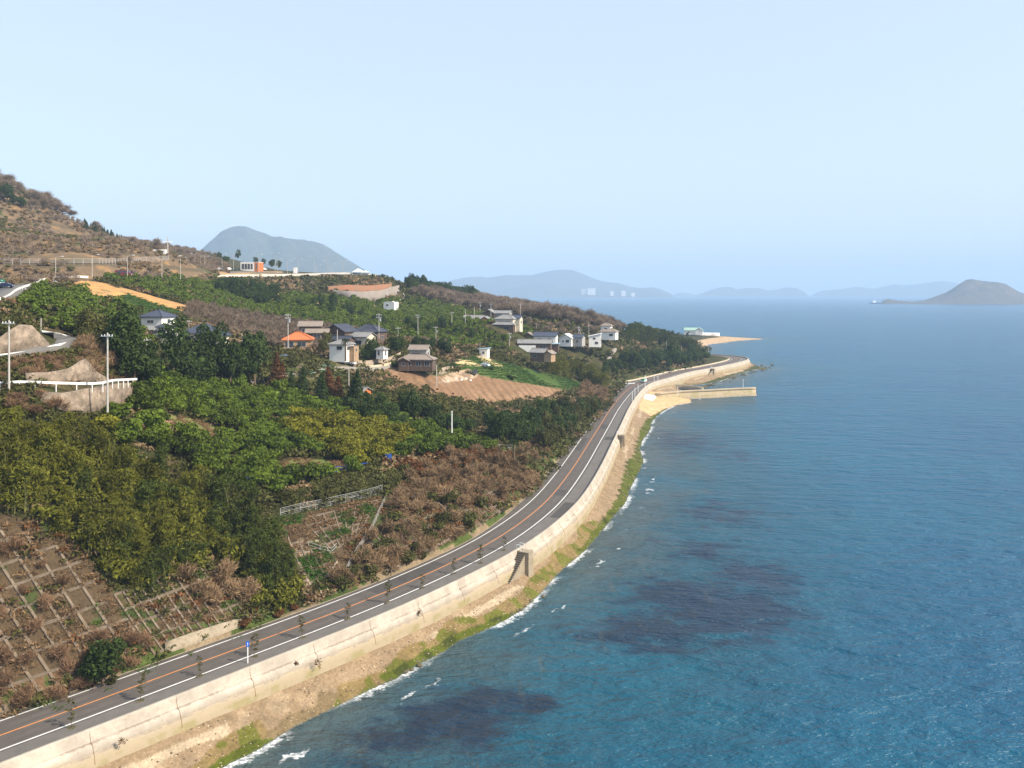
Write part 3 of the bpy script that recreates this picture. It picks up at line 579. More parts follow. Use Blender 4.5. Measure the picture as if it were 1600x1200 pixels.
M_RUST = mat('rusty_leaf', (.115,.052,.02), .8, spec=.1, island=.8, objr=.6, transl=.15)
M_TWIG = mat('bare_twig', (.215,.142,.078), .9, spec=.1, island=.8, objr=.5)
M_TWIG2 = mat('brown_twig', (.19,.115,.065), .9, spec=.1, island=.8, objr=.5)
M_TWIG3 = mat('grey_pink_twig', (.19,.142,.10), .9, spec=.1, island=.6, objr=.5)
M_BARK = mat('bark', (.12,.085,.055), .9); M_BAMS = mat('bamboo_stem', (.17,.17,.06), .6)
def M_(name, VF, m): return mesh_np(name, VF[0], VF[1] if isinstance(VF[1], list) else [VF[1]], m)
def trunk_vf(h, r, seed=0, forks=3):
    rs = random.Random(seed); s_ = [((0, 0, -.3), (0, 0, h*.45), r, r*.75)]
    for k in range(forks):
        a = 2*PI*k/forks+rs.random(); s_.append(((0, 0, h*.4), (math.cos(a)*h*.3, math.sin(a)*h*.3, h*.95), r*.6, r*.25))
    return tubes(s_, 5)
def with_core(cr, core):  # leaves over an inner mass of the same leaves' colour
    return join((cr[0], cr[1][0])), core
def twigs(tw, n, r, h, z0, seed, L=.45):
    T = tubes(tw, 3); rs = np.random.default_rng(seed); ends = np.array([t[1] for t in tw]); c = ends[rs.integers(len(ends), size=n)]+rs.normal(size=(n, 3))*[.22*r/2, .22*r/2, .2*h/4]
    o = c-np.array([0, 0, z0]); o /= np.linalg.norm(o, axis=1)[:, None]; k = c[:, 2] > .1; c = c[k]; o = o[k]; n = len(c)
    t = o+rs.normal(size=(n, 3))*.5; t /= np.linalg.norm(t, axis=1)[:, None]; d_ = np.cross(t, rs.normal(size=(n, 3))); d_ /= np.linalg.norm(d_, axis=1)[:, None]
    s_ = (L*rs.uniform(.6, 1.3, n))[:, None]; V = np.stack([c-t*s_, c+d_*s_*.07, c+t*s_, c-d_*s_*.07], 1).reshape(-1, 3); i = np.arange(n)*4
    return np.vstack([T[0], V]), [T[1][0], np.c_[i, i+1, i+2, i+3]+len(T[0])]
PR = {}     # kind -> list of (crown mesh, trunk mesh)
def addp(kind, crown, trunk): PR.setdefault(kind, []).append((crown, trunk))
def cjoin(c, b_):
    V = np.vstack([c[0], b_[0]]); return V, [c[1][0]]+[np.asarray(f)+len(c[0]) for f in b_[1]]
RAW = {}
for k in range(4):
    vf = cjoin(crown_lumpy(2.0, 2.9, 760, .22, 8, .15, 10+k), blob(1.15, 1.7, .45, k)); tv = trunk_vf(1.6, .11, k); RAW.setdefault('cit', []).append(vf)
    tm = M_('trunk', tv, M_BARK); addp('citrus', M_('crown', vf, M_CIT), tm); addp('citrus_yellow', M_('crown', vf, M_CITY), tm)
for k in range(6):
    vf = cjoin(crown_lumpy([2.6, 3.1, 2.2, 2.8, 2.0, 3.3][k], [6.2, 5.2, 7.2, 6.6, 5.6, 6.4][k], 1700, .26, [12, 9, 15, 7, 8, 18][k], [1.2, .6, 1.0, 1.6, .5, 1.1][k], 30+k, 1.0), blob([1.05, 1.2, .9, 1.0, .8, 1.2][k], 3.4, 2.0, k)); tm = M_('trunk', trunk_vf(5, .22, k), M_BARK); RAW.setdefault('evg', []).append(vf)
    addp('evergreen', M_('crown', vf, M_EVG), tm); addp('olive_tree', M_('crown', vf, M_EVG2), tm); addp('rusty_tree', M_('crown', vf, M_RUST), tm)
for k in range(3):
    vf = conifer(50+k, 9, 2.0, 1300, .3); tm = M_('trunk', tubes([((0, 0, -.3), (0, 0, 8.4), .17, .03)], 6), M_BARK)
    addp('conifer', M_('crown', vf, M_EVG), tm); addp('rusty_conifer', M_('crown', vf, M_RUST), tm)
for k in range(5):
    lf, st = bamboo(70+k, 8, 9, 190); tm = M_('stems', st, M_BAMS); addp('bamboo', M_('foliage', lf, M_BAM), tm); addp('bamboo_dark', M_('foliage', lf, M_BAMD), tm)
for k in range(4):
    tr, tw = bare(8, 90+k, 5, .55, .16, 1, 3, .28); addp('bare_tree', M_('crown', twigs(tw, 1500, 6, 8, 2.5, k, .55), M_TWIG3), M_('trunk', tubes(tr, 5), M_BARK))
    tr, tw = bare(3.4, 110+k, 5, .6, .05, 3, 2, .30); tv = twigs(tw, 900, 3, 4, .3, k, .42); RAW.setdefault('twig', []).append(tv)
    tm = M_('stems', tubes(tr, 4), M_BARK); addp('bare_shrub', M_('twigs', tv, M_TWIG), tm); addp('brown_shrub', M_('twigs', tv, M_TWIG2), tm)
for k in range(3):
    vf = cjoin(crown_lumpy(1.3, 1.5, 420, .17, 6, .05, 130+k, 1.0), blob(.85, 1.1, .05, k)); tm = M_('stems', trunk_vf(.9, .05, k), M_BARK)
    addp('green_shrub', M_('foliage', vf, M_EVG2), tm); addp('dark_shrub', M_('foliage', vf, M_EVG), tm); addp('rusty_shrub', M_('foliage', vf, M_RUST), tm)
for k in range(3):   # seaside road saplings: tiers of foliage on a thin stem
    rs = np.random.default_rng(150+k); P = []; O = []; seg = [((0, 0, 0), (0, 0, 2.9), .035, .015)]
    for tz, tr_ in ((.95, .3), (1.45, .42), (1.9, .5), (2.35, .42), (2.75, .3)):
        for _ in range(5):
            a_ = rs.uniform(0, 2*PI); q = tr_*rs.uniform(.5, 1); c = np.array([q*math.cos(a_), q*math.sin(a_), tz+rs.uniform(-.1, .12)]); seg.append(((0, 0, tz-.15), tuple(c), .014, .008))
            for _j in range(14): P.append(c+rs.normal(size=3)*[.11, .11, .05]); O.append([0, 0, 1.])
    addp('sapling', M_('crown', leaf_quads(np.array(P), .085, np.array(O), .4, 0, .5, rs), M_EVG2), M_('trunk', tubes(seg, 4), M_BARK))
PARTN = {'citrus': ('crown', 'trunk'), 'citrus_yellow': ('crown', 'trunk'), 'bamboo': ('foliage', 'stems'), 'bamboo_dark': ('foliage', 'stems'), 'bare_shrub': ('twigs', 'stems'), 'brown_shrub': ('twigs', 'stems'), 'green_shrub': ('foliage', 'stems'), 'dark_shrub': ('foliage', 'stems'), 'rusty_shrub': ('foliage', 'stems')}
NAMES = {'citrus': ('citrus_tree', 'citrus tree'), 'citrus_yellow': ('citrus_tree', 'citrus tree'), 'bamboo': ('bamboo_clump', 'bamboo'), 'bamboo_dark': ('bamboo_clump', 'bamboo'), 'bare_shrub': ('bare_shrub', 'shrub'), 'brown_shrub': ('bare_shrub', 'shrub'), 'green_shrub': ('leafy_shrub', 'shrub'), 'dark_shrub': ('leafy_shrub', 'shrub'), 'rusty_shrub': ('leafy_shrub', 'shrub'),
         'evergreen': ('evergreen_tree', 'tree'), 'olive_tree': ('evergreen_tree', 'tree'), 'rusty_tree': ('rusty_tree', 'tree'), 'conifer': ('conifer_tree', 'tree'), 'rusty_conifer': ('conifer_tree', 'tree'), 'bare_tree': ('bare_tree', 'tree'), 'sapling': ('roadside_sapling', 'sapling')}
COUNT = {}
QUEUE = []
def plant(kind, loc, scale, label, group=None, zs=1.0):
    QUEUE.append((kind, np.array(loc, float), scale, label, group, zs))
HT = {'citrus': 3, 'citrus_yellow': 3, 'bamboo': 9, 'bamboo_dark': 9, 'bare_shrub': 3, 'brown_shrub': 3, 'evergreen': 7, 'olive_tree': 7, 'rusty_tree': 7, 'conifer': 9, 'rusty_conifer': 9, 'bare_tree': 8, 'sapling': 3}
REST = {'evergreen_tree': ('far_evergreen_wood', 'dark evergreen trees of the distant woods and windbreaks', 'wood'), 'bare_tree': ('far_bare_wood', 'hazy bare trees of the distant wood and hill crest', 'wood'), 'bamboo_clump': ('bamboo_thicket', 'bamboo thicket behind the front clumps of the grove', 'bamboo'),
        'bare_shrub': ('bare_thicket', 'bare brown thicket covering the slopes behind the front shrubs', 'thicket'), 'leafy_shrub': ('leafy_undergrowth', 'low leafy undergrowth between the larger shrubs', 'undergrowth'), 'citrus_tree': ('near_citrus_orchard', 'closely planted citrus trees at the back of the near orchard', 'orchard')}
def flush_plants():
    byn = {}
    for it in QUEUE: byn.setdefault(NAMES[it[0]][0], []).append(it)
    for nm, L_ in byn.items():
        L_.sort(key=lambda t: -t[2]*HT.get(t[0], 1.5)/t[1][1]*(1 if abs(t[1][0]/t[1][1]) < .63 else .15)); rest = {}
        for k_, (kind, loc, sc_, label, group, zs) in enumerate(L_):
            v = PR[kind]; i_ = int(rng.integers(len(v))); cm, tm = v[i_]; rz = float(rng.uniform(0, 2*PI))
            if k_ >= 295: rest.setdefault(kind, []).append((cm, loc, sc_, rz)); continue
            e = empty(nm, Vector(loc), rz, label, NAMES[kind][1], group); e.scale = (sc_, sc_*float(rng.uniform(.88, 1.12)), sc_*zs*float(rng.uniform(.82, 1.2))); e.rotation_euler = (float(rng.normal(0, .05)), float(rng.normal(0, .05)), rz)
            a_, b_ = PARTN.get(kind, ('crown', 'trunk')); link(a_, cm, e); link(b_, tm, e); COUNT[nm] = COUNT.get(nm, 0)+1
        for q, (kind, R_) in enumerate(rest.items()):
            Vs = []; Fs = {3: [], 4: []}; b0 = 0
            for cm, loc, sc_, rz in R_:
                if cm.name not in RAWM:
                    v_ = np.empty(len(cm.vertices)*3, np.float32); cm.vertices.foreach_get('co', v_); lt = np.empty(len(cm.polygons), np.int32); cm.polygons.foreach_get('loop_total', lt); li = np.empty(len(cm.loops), np.int32); cm.loops.foreach_get('vertex_index', li); ls = np.empty(len(cm.polygons), np.int32); cm.polygons.foreach_get('loop_start', ls)
                    RAWM[cm.name] = (v_.reshape(-1, 3), {s_: li[ls[lt == s_][:, None]+np.arange(s_)] for s_ in (3, 4)})
                V, FF = RAWM[cm.name]; ca, sa = math.cos(rz)*sc_, math.sin(rz)*sc_
                Vs.append(np.c_[V[:, 0]*ca-V[:, 1]*sa+loc[0], V[:, 0]*sa+V[:, 1]*ca+loc[1], V[:, 2]*sc_+loc[2]].astype(np.float32))
                for s_ in (3, 4):
                    if len(FF[s_]): Fs[s_].append(FF[s_]+b0)
                b0 += len(V)
            t_ = REST[nm]; o = link(t_[0], mesh_np(t_[0], np.vstack(Vs), [np.vstack(f) for f in Fs.values() if f], PR[kind][0][0].materials[0]))
            tag(o, t_[1]+(', '+kind.replace('_', ' ') if q else ''), t_[2], kind='stuff')
RAWM = {}
HOUSE_AT = [((x-800)/F*Y_, Y_, r_) for x, Y_, r_ in [(250,230,9),(268,222,7),(324,238,8),(466,262,10),(486,282,6),(534,254,10),(560,285,8),(578,292,8),(597,264,8),(656,268,12),(565,222,5),(611,452,10),(744,425,14),(790,412,17),(772,470,12),(842,425,15),(836,396,16),(822,396,14),(889,442,14),(930,446,14),(949,476,14),(846,372,13),(757,338,8),(1084,925,25),(394,552,18)]]
def scatter(polys, spacing, jit=.45, excl=(), dmax=900, vis=True, row=None, ang=0.5):
    """points on visible ground inside photo-space polygons, spaced in metres"""
    polys = polys if isinstance(polys[0][0], (list, tuple)) else [polys]
    m_ = np.zeros(GX.shape, bool)
    for q in polys: m_ |= inpoly(px, py, q)
    if vis: m_ &= GVIS
    m_ &= GY < dmax
    if not m_.any(): return []
    x0, x1, y0, y1 = GX[m_].min(), GX[m_].max(), GY[m_].min(), GY[m_].max(); cx, cy = (x0+x1)/2, (y0+y1)/2; Rr = math.hypot(x1-x0, y1-y0)/2+spacing
    row = row or spacing; gx, gy = np.meshgrid(np.arange(-Rr, Rr, spacing), np.arange(-Rr, Rr, row)); gx = gx+rng.uniform(-jit, jit, gx.shape)*spacing; gy = gy+rng.uniform(-jit, jit, gy.shape)*row
    X = cx+gx*math.cos(ang)-gy*math.sin(ang); Y = cy+gx*math.sin(ang)+gy*math.cos(ang); X = X.ravel(); Y = Y.ravel(); k = (Y > 30) & (np.abs(X/Y) < .82); X = X[k]; Y = Y[k]
    Z = zat(X, Y); q = proj(np.c_[X, Y, Z]); ok = np.zeros(len(X), bool)
    for p_ in polys: ok |= inpoly(q[:, 0], q[:, 1], p_)
    if vis: ok &= visat(X, Y)
    for e in excl: ok &= ~inpoly(q[:, 0], q[:, 1], e)
    ok &= (Y < dmax)
    for hx, hy, hr in HOUSE_AT:
        hr = hr*.62; ok &= (np.hypot(X-hx, Y-hy+hr*.35) > hr) | (Y > hy)
    return np.c_[X, Y, Z][ok]
def mass(name, pts, raws, m, smin, smax, label, cat, thin=1.0):
    """countless plants beyond the individually built ones, one object"""
    Vs = []; Fs = {3: [], 4: []}; b_ = 0
    for x, y, z in pts:
        V, Fl = raws[int(rng.integers(len(raws)))]; s_ = rng.uniform(smin, smax); a_ = rng.uniform(0, 2*PI); ca, sa = math.cos(a_), math.sin(a_)
        Vn = np.c_[(V[:, 0]*ca-V[:, 1]*sa)*s_+x, (V[:, 0]*sa+V[:, 1]*ca)*s_+y, V[:, 2]*s_*rng.uniform(.85, 1.1)+z].astype(np.float32)
        for f in Fl: f = np.asarray(f); Fs[f.shape[1]].append(f+b_)
        Vs.append(Vn); b_ += len(Vn)
    if not Vs: return
    o = link(name, mesh_np(name, np.vstack(Vs), [np.vstack(f) for f in Fs.values() if f], m)); return tag(o, label, cat, kind='stuff')
def lowfoliage(r, h, n, leaf, seed, core=True):
    c = crown_lumpy(r, h, n, leaf, 5, .1, seed, 1.0); return cjoin(c, blob(r*.66, h*.66, .15, seed, 1)) if core else c
# ------------------------------------------------------------------ vegetation
RAMP = [(-260,438),(90,434),(145,435),(145,441),(90,446),(60,452),(42,462),(30,482),(-260,498)]
EX = [RAMP, CLEAR1, CLEAR2, SANDF, PATHF, GREENF, BROWNF, BRIGHTF, TRACK]
LOOP3 = [(165,632),(215,598),(225,625),(200,650)]
WALLX0 = [(60,598),(225,590),(222,628),(195,650),(150,668),(100,658),(60,635)]
ORCH = [(60,640),(120,640),(216,618),(230,590),(300,612),(400,612),(470,622),(560,660),(640,670),(705,688),(780,705),(700,716),(600,722),(560,742),(520,752),(430,775),(360,778),(290,745),(200,712),(130,682)]
pts = scatter(ORCH, 3.3, .3, EX+[YARD, WALLX0]); ORCHY = [(455,655),(560,662),(640,690),(640,712),(560,735),(500,715),(450,690)]
q = proj(pts); yel = inpoly(q[:, 0], q[:, 1], ORCHY)
order = np.argsort(pts[:, 1]); pts = pts[order]; yel = yel[order]; q = q[order]
ind = 0; rest = []; NORCH = 290
for k_, (P_, y_, q2) in enumerate(zip(pts, yel, q)):
    if ind > 1e9: continue
    ind += 1
    lab = ('yellow-green citrus tree in the bright patch above the brown shrub slope' if y_ else 'dark green citrus tree in the left near orchard below the guardrailed bend' if q2[0] < 300 else 'green citrus tree in the middle orchard between the grass strip and the dark conifers' if q2[1] < 690 else 'green citrus tree at the lower orchard edge above the slope fence')
    plant('citrus_yellow' if (y_ or vnoise(P_[0], P_[1], 7, 21) > .75) else 'citrus', P_, float(rng.uniform(1.0, 1.45)), lab, 'yellow-green citrus trees' if y_ else 'citrus trees of the near orchard')
OLOW = [lowfoliage(2.0, 2.8, 170, .34, 200+k) for k in range(4)]
ORCH2 = [(60,448),(100,462),(130,462),(170,474),(230,500),(250,540),(200,560),(160,540),(90,520),(60,500),(25,470),(40,450)]
ORCH3 = [(150,436),(210,436),(300,438),(420,462),(560,470),(640,466),(720,486),(800,505),(840,525),(820,545),(840,560),(760,548),(700,540),(620,530),(590,520),(500,515),(440,500),(300,478),(190,448)]
ORCH4 = [(380,555),(440,560),(480,572),(480,590),(400,600),(370,585)]
ORCH5 = [(620,600),(690,625),(740,636),(770,650),(700,668),(640,655),(560,640),(560,610),(600,605)]
ORCH6 = [(930,540),(985,548),(1030,556),(1000,572),(940,565),(915,552)]
mass('far_citrus_orchard', list(scatter([ORCH2, ORCH3], 4.0, .3, EX+[YARD, BRUSH], row=4.9, ang=-.35)), OLOW, M_CIT, .9, 1.3, 'terraced green citrus orchard covering the hillside above the village', 'orchard')
mass('village_citrus_orchard', list(scatter([ORCH4, ORCH5, ORCH6], 3.8, .3, EX+[YARD])), OLOW, M_EVG2, .8, 1.15, 'darker green orchard bushes around the village and brown field', 'orchard')
BAMP = [(-260,640),(100,700),(200,745),(290,772),(345,805),(400,840),(445,880),(470,930),(455,955),(420,955),(392,935),(385,905),(330,885),(290,905),(235,925),(190,930),(160,905),(120,858),(60,826),(0,814),(-260,775)]
for P_ in scatter(BAMP, 2.5, .35):
    q = proj(P_); dk = q[0] > 300+60*rng.normal() or rng.random() < .2
    plant('bamboo_dark' if dk else 'bamboo', P_, float(rng.uniform(.55, .95)), 'dark green bamboo clump on the slope above the bend of the coast road' if dk else 'yellowish bamboo clump in the grove on the steep slope at left', 'bamboo grove on the near slope')
def row(kind, lst, label, group=None, smin=.9, smax=1.15, zs=1):
    for it in lst:
        x, y, s_ = (list(it)+[1])[:3]; P_ = G(x, y); plant(kind, P_, s_*float(rng.uniform(smin, smax)), label, group, zs)
for kind, poly, sp, s0, s1, lab, grp in [
  ('evergreen', [(260,596),(300,590),(385,590),(400,606),(330,614),(262,610)], 4.2, 1.25, 1.75, 'tall dark evergreen tree in front of the low blue-roofed house', 'dark trees below the blue-roofed house'),
  ('evergreen', [(165,560),(230,560),(228,600),(215,612),(175,596)], 4.5, 1.0, 1.4, 'dark evergreen tree beside the tight road bend', 'dark trees beside the road bend'),
  ('olive_tree', [(85,520),(180,530),(215,545),(160,560),(100,545)], 4.5, .7, 1.0, 'olive-brown tree on the knoll above the upper guardrail', 'trees above the upper guardrail'),
  ('evergreen', [(500,645),(560,640),(640,652),(720,672),(760,682),(690,694),(620,676),(540,660)], 5.0, .55, 1.0, 'dark evergreen tree in the belt between orchard and brown field', 'dark tree belt below the field'),
  ('evergreen', [(745,672),(840,660),(900,650),(935,638),(925,660),(880,682),(820,702),(770,700)], 4.0, .65, 1.05, 'dark evergreen tree between the brown field and the coast road', 'roadside woodland below the brown field'),
  ('olive_tree', [(820,675),(935,632),(925,655),(885,690),(850,715),(835,690)], 4.2, .6, .95, 'olive green tree right beside the coast road', 'olive trees along the road'),
  ('bamboo', [(850,575),(895,580),(948,600),(945,612),(915,606),(860,590)], 3.2, .75, 1.15, 'olive bamboo clump at the end of the green field', 'bamboo beside the green field'),
  ('evergreen', [(945,590),(1000,584),(1060,574),(1105,566),(1100,556),(1050,558),(990,566),(940,578)], 5.2, .7, 1.25, 'dark rounded tree lining the road before the headland bend', 'trees lining the far road'),
  ('bamboo_dark', [(975,535),(1060,545),(1090,553),(1070,540),(1030,528),(985,524)], 4.6, .9, 1.35, 'dark bamboo clump on the rise near the headland', 'bamboo on the headland'),
  ('evergreen', [(1060,520),(1105,519),(1112,527),(1075,529),(1050,527)], 6.5, .6, .9, 'small dark tree on the point behind the pale breakwater', 'trees on the far point'),
  ('evergreen', [(634,453),(660,451),(700,458),(745,468),(742,474),(680,463),(636,460)], 6.5, 1.0, 1.4, 'dark pine-like tree on the skyline ridge', 'dark ridge trees'),
  ('bare_tree', [(640,462),(700,462),(760,472),(850,488),(950,505),(985,515),(960,522),(900,508),(800,496),(700,478)], 5.6, 1.1, 1.6, 'bare brown-grey tree in the wood on the ridge behind the village', 'bare wood behind the village'),
  ('bare_tree', [(820,505),(900,512),(950,520),(900,530),(830,520)], 8.0, .7, 1.0, 'bare tree on the slope just behind the white houses', 'bare trees behind the white houses'),
  ('evergreen', [(440,478),(500,476),(585,505),(640,512),(720,520),(760,530),(740,536),(640,520),(560,505)], 8.5, .6, .95, 'dark tree in the windbreak between orchard terraces', 'windbreak trees'),
  ('evergreen', [(340,452),(370,450),(430,470),(440,482),(400,480),(345,462)], 6.5, .8, 1.2, 'dark tree above the small sandy track', 'trees above the sandy track'),
  ('evergreen', [(595,552),(650,548),(700,552),(730,550),(720,560),(690,560),(630,562)], 5.5, .6, .9, 'dark garden tree behind the grey two-storey house', 'trees behind the grey house'),
  ('bare_tree', [(330,525),(430,520),(470,535),(455,550),(380,540)], 5.5, .45, .65, 'bare orchard tree on the brown slope left of the orange roof', 'bare trees left of the orange roof'),
  ('bare_tree', [(740,566),(830,572),(870,585),(835,580),(760,566)], 5.5, .45, .75, 'bare roadside tree along the top of the green field', 'bare trees along the field'),
  ('bare_tree', [(630,535),(720,540),(710,548),(640,545)], 7, .45, .7, 'small bare tree beside the poles behind the grey house', 'bare trees behind the grey house')]:
    L_ = scatter(poly, sp, .4, [BRIGHTF, BROWNF, [(60,556),(125,548),(120,522),(62,516)]])
    for P_ in L_: plant(kind, P_, float(rng.uniform(s0, s1)), lab, grp)
row('rusty_conifer', [(430,612,1.05),(441,610,.9),(520,632,1.15),(528,640,.9)], 'rust-brown conifer among green conifers below the village', 'rust-brown conifers')
row('conifer', [(455,618,.8),(472,622,.9),(500,636,1),(508,640,.8),(548,648,1),(560,652,1.1)], 'dark green pointed conifer below the village road', 'dark conifers below the village')
row('evergreen', [(160,1075,.95)], 'dark round evergreen tree at the foot of the gridded slope beside the road', None)
row('evergreen', [(146,1070,.7)], 'smaller dark evergreen touching the big one beside the road', None)
row('evergreen', [(372,401,1.4)], 'lone dark round tree on the ridge left of the service building', None)
row('bare_tree', [(300,396,1),(262,388,1)], 'bare tree on the skyline beside the hill mast', 'bare skyline trees')
for kind, poly, sp, s0, s1, lab, grp in [
  ('bare_shrub', [(600,800),(640,748),(700,712),(770,712),(830,735),(838,768),(780,800),(700,850),(640,860)], 3.5, .8, 1.5, 'bare pinkish-brown shrub on the roadside slope', 'bare shrubs on the roadside slope'),
  ('bare_shrub', [(528,915),(552,875),(600,800),(640,850),(700,850),(620,895),(560,915)], 2.5, .9, 1.3, 'bare twiggy shrub on the slope over the concrete channel', 'bare shrubs over the channel'),
  ('green_shrub', [(530,918),(560,850),(640,770),(780,790),(700,852),(620,895)], 3.4, .8, 1.7, 'olive leafy shrub scattered on the brown roadside slope', 'leafy shrubs on the roadside slope'),
  ('rusty_shrub', [(600,730),(700,706),(800,710),(820,725),(760,722),(640,752)], 2.2, .8, 1.4, 'rust-brown hedge shrub along the top of the roadside slope', 'rusty shrubs along the slope top'),
  ('green_shrub', [(436,796),(520,785),(600,765),(640,740),(600,745),(520,768),(440,780)], 1.9, .9, 1.5, 'dense olive hedge shrub above the slope fence', 'hedge above the slope fence'),
  ('brown_shrub', [(-260,1140),(0,1010),(60,1045),(150,1000),(255,1008),(230,1040),(130,1085),(60,1110)], 1.9, .6, .95, 'low brown shrub at the foot of the gridded slope', 'brown shrubs at the slope foot'),
  ('brown_shrub', [(-260,850),(60,860),(110,920),(100,990),(0,1010),(-260,1000)], 3.2, .5, .8, 'thin brown shrub growing through the concrete grid', 'brown shrubs in the grid'),
  ('bare_shrub', [(270,905),(370,905),(386,940),(360,965),(270,940)], 3.2, .9, 1.3, 'bare pale shrub spreading over the small concrete grid', 'bare shrubs over the small grid'),
  ('rusty_shrub', [(380,960),(440,950),(490,935),(480,950),(400,975),(370,985)], 2.0, .5, .8, 'reddish brown low shrub beside the road under the dark bamboo', 'reddish shrubs by the road'),
  ('green_shrub', [(-260,1105),(100,1078),(220,1040),(230,1050),(110,1092),(-260,1125)], 2.6, .35, .6, 'small green shrub on the road verge', 'verge shrubs'),
  ('dark_shrub', [(170,1010),(240,1000),(235,1040),(180,1050)], 3.4, .5, .8, 'small dark shrub right of the roadside evergreen', 'dark shrubs by the evergreen'),
  ('brown_shrub', [(-260,575),(60,568),(130,560),(150,590),(80,600),(-260,605)], 2.4, .5, .8, 'rust-brown shrub between the two guardrailed roads', 'shrubs between the guardrails'),
  ('bare_shrub', [(115,548),(170,545),(190,570),(150,598),(120,585)], 2.6, .8, 1.2, 'grey bare shrub beyond the end of the upper guardrail', 'bare shrubs at the upper bend'),
  ('brown_shrub', [(-260,612),(60,620),(110,640),(60,680),(-260,660)], 3.0, .7, 1.0, 'brown shrub below the lower guardrail', 'shrubs below the lower guardrail'),
  ('bare_shrub', [(850,700),(840,740),(820,730),(800,712),(840,690)], 2.6, .8, 1.3, 'bare shrub between the roadside woodland and the coast road', 'bare roadside shrubs'),
  ('bare_shrub', [(905,608),(948,604),(945,635),(925,640),(900,625)], 3.2, .9, 1.5, 'grey bare shrub beside the road at the field corner', 'bare shrubs at the field corner'),
  ('green_shrub', [(0,470),(60,500),(60,515),(0,545)], 3.4, .6, 1.0, 'low green shrub on the bank under the upper road', 'shrubs under the upper road'),
  ('green_shrub', [(438,560),(520,575),(500,585),(430,575)], 4, .6, 1, 'garden shrub below the orange-roofed house', 'garden shrubs')]:
    for P_ in scatter(poly, sp, .45): plant(kind, P_, float(rng.uniform(s0, s1)), lab, grp)
# brush on the big hill, too many to count
BR = [lowfoliage(1.7, 1.5, 120, .30, 300+k) for k in range(4)]
TWL = [twigs(bare(3, 310+k, 3, .6, .05, 3, 2, .3)[1], 160, 3, 4, .3, k, .6) for k in range(4)]
hp = scatter([HILLB, [(560,440),(620,450),(610,458),(480,450),(440,436),(470,432),(590,434)]], 4.0, .5); q = proj(hp); hp = hp[(vnoise(hp[:, 0], hp[:, 1], 22, 4) > -.25)]; r_ = rng.random(len(hp)); vv = vnoise(hp[:, 0], hp[:, 1], 30, 9)
M_BR1 = mat('dry_brush_leaf', (.185,.130,.070), .95, spec=.02, island=.5); M_BR2 = mat('olive_brush_leaf', (.10,.095,.035), .95, spec=.02, island=.5)
mass('hillside_brush', hp[(r_ < .75) & (vv < .2)], BR, M_BR1, 0.5, 1.2, 'brown dry brush covering the big hillside at upper left', 'brush')
mass('hillside_scrub', hp[(vv >= .2) & (r_ < .7) | (r_ > .96)], BR, M_BR2, 0.5, 1.2, 'olive green scrub patches on the big hillside', 'scrub')
mass('hillside_twigs', hp[(r_ >= .75) & (r_ <= .96) & (vv < .2)], TWL, M_TWIG3, 1.1, 2.0, 'bare grey-pink thicket on the big hillside', 'thicket')
bp = scatter([BRUSH], 3.0, .45); r_ = rng.random(len(bp))
mass('slope_thicket', bp[r_ < .7], TWL, M_TWIG3, 1.0, 1.7, 'bare grey-brown thicket on the slope above the orange roof', 'thicket'); mass('slope_brush', bp[r_ >= .7], BR, M_BR2, .6, 1.0, 'olive brush on the slope above the orange roof', 'brush')
for P_ in scatter([(-260,262),(0,268),(60,305),(110,330),(120,345),(60,330),(0,300),(-260,296)], 7.5, .4, vis=False, dmax=620): plant('bare_tree', P_, float(rng.uniform(1.1, 1.7)), 'large bare tree on the skyline of the big hill at upper left', 'bare trees on the hilltop')
for P_ in scatter([(115,340),(150,350),(230,378),(300,392),(320,396),(300,402),(220,388),(130,356)], 10, .4, dmax=760): plant('bare_tree', P_, float(rng.uniform(.8, 1.2)), 'bare tree along the lower hill crest', 'bare trees along the hill crest')
for P_ in scatter([(122,348),(160,362),(192,373),(190,377),(150,368),(120,353)], 5, .2): plant('conifer', P_, float(rng.uniform(.45, .62)), 'dark conifer in the short diagonal row on the hillside', 'conifer row on the hillside')
row('evergreen', [(10,318,1.3),(22,322,1.2),(34,326,1.1),(-5,312,1.3)], 'green tree under the bare trees at the top of the big hill', 'green trees on the hilltop')
row('evergreen', [(343,408,.9),(352,413,1),(400,408,1.1),(412,411,1),(425,414,.9),(436,418,.9)], 'dark tree beside the service building on the ridge', 'dark trees by the service building')
row('evergreen', [(573,567,.75),(581,569,.9),(587,566,.7)], 'dark garden tree between the white house with grey roof and the gatehouse', 'garden trees by the gatehouse')
row('olive_tree', [(510,548,.7),(505,556,.6)], 'olive garden tree left of the white house with grey roof', 'garden trees left of the white house')
row('bare_tree', [(488,548,.5),(495,545,.55),(503,548,.5)], 'small bare garden tree right of the orange-roofed house', 'bare garden trees')
row('dark_shrub', [(625,574,1.2),(700,577,1.2),(708,575,1),(616,574,1)], 'dark garden bush beside the brown-roofed house', 'garden bushes by the brown roof')
row('dark_shrub', [(716,580,1.2),(768,578,1),(800,594,1.1),(795,590,.8)], 'dark round bush standing in the bright green field', 'bushes in the green field')
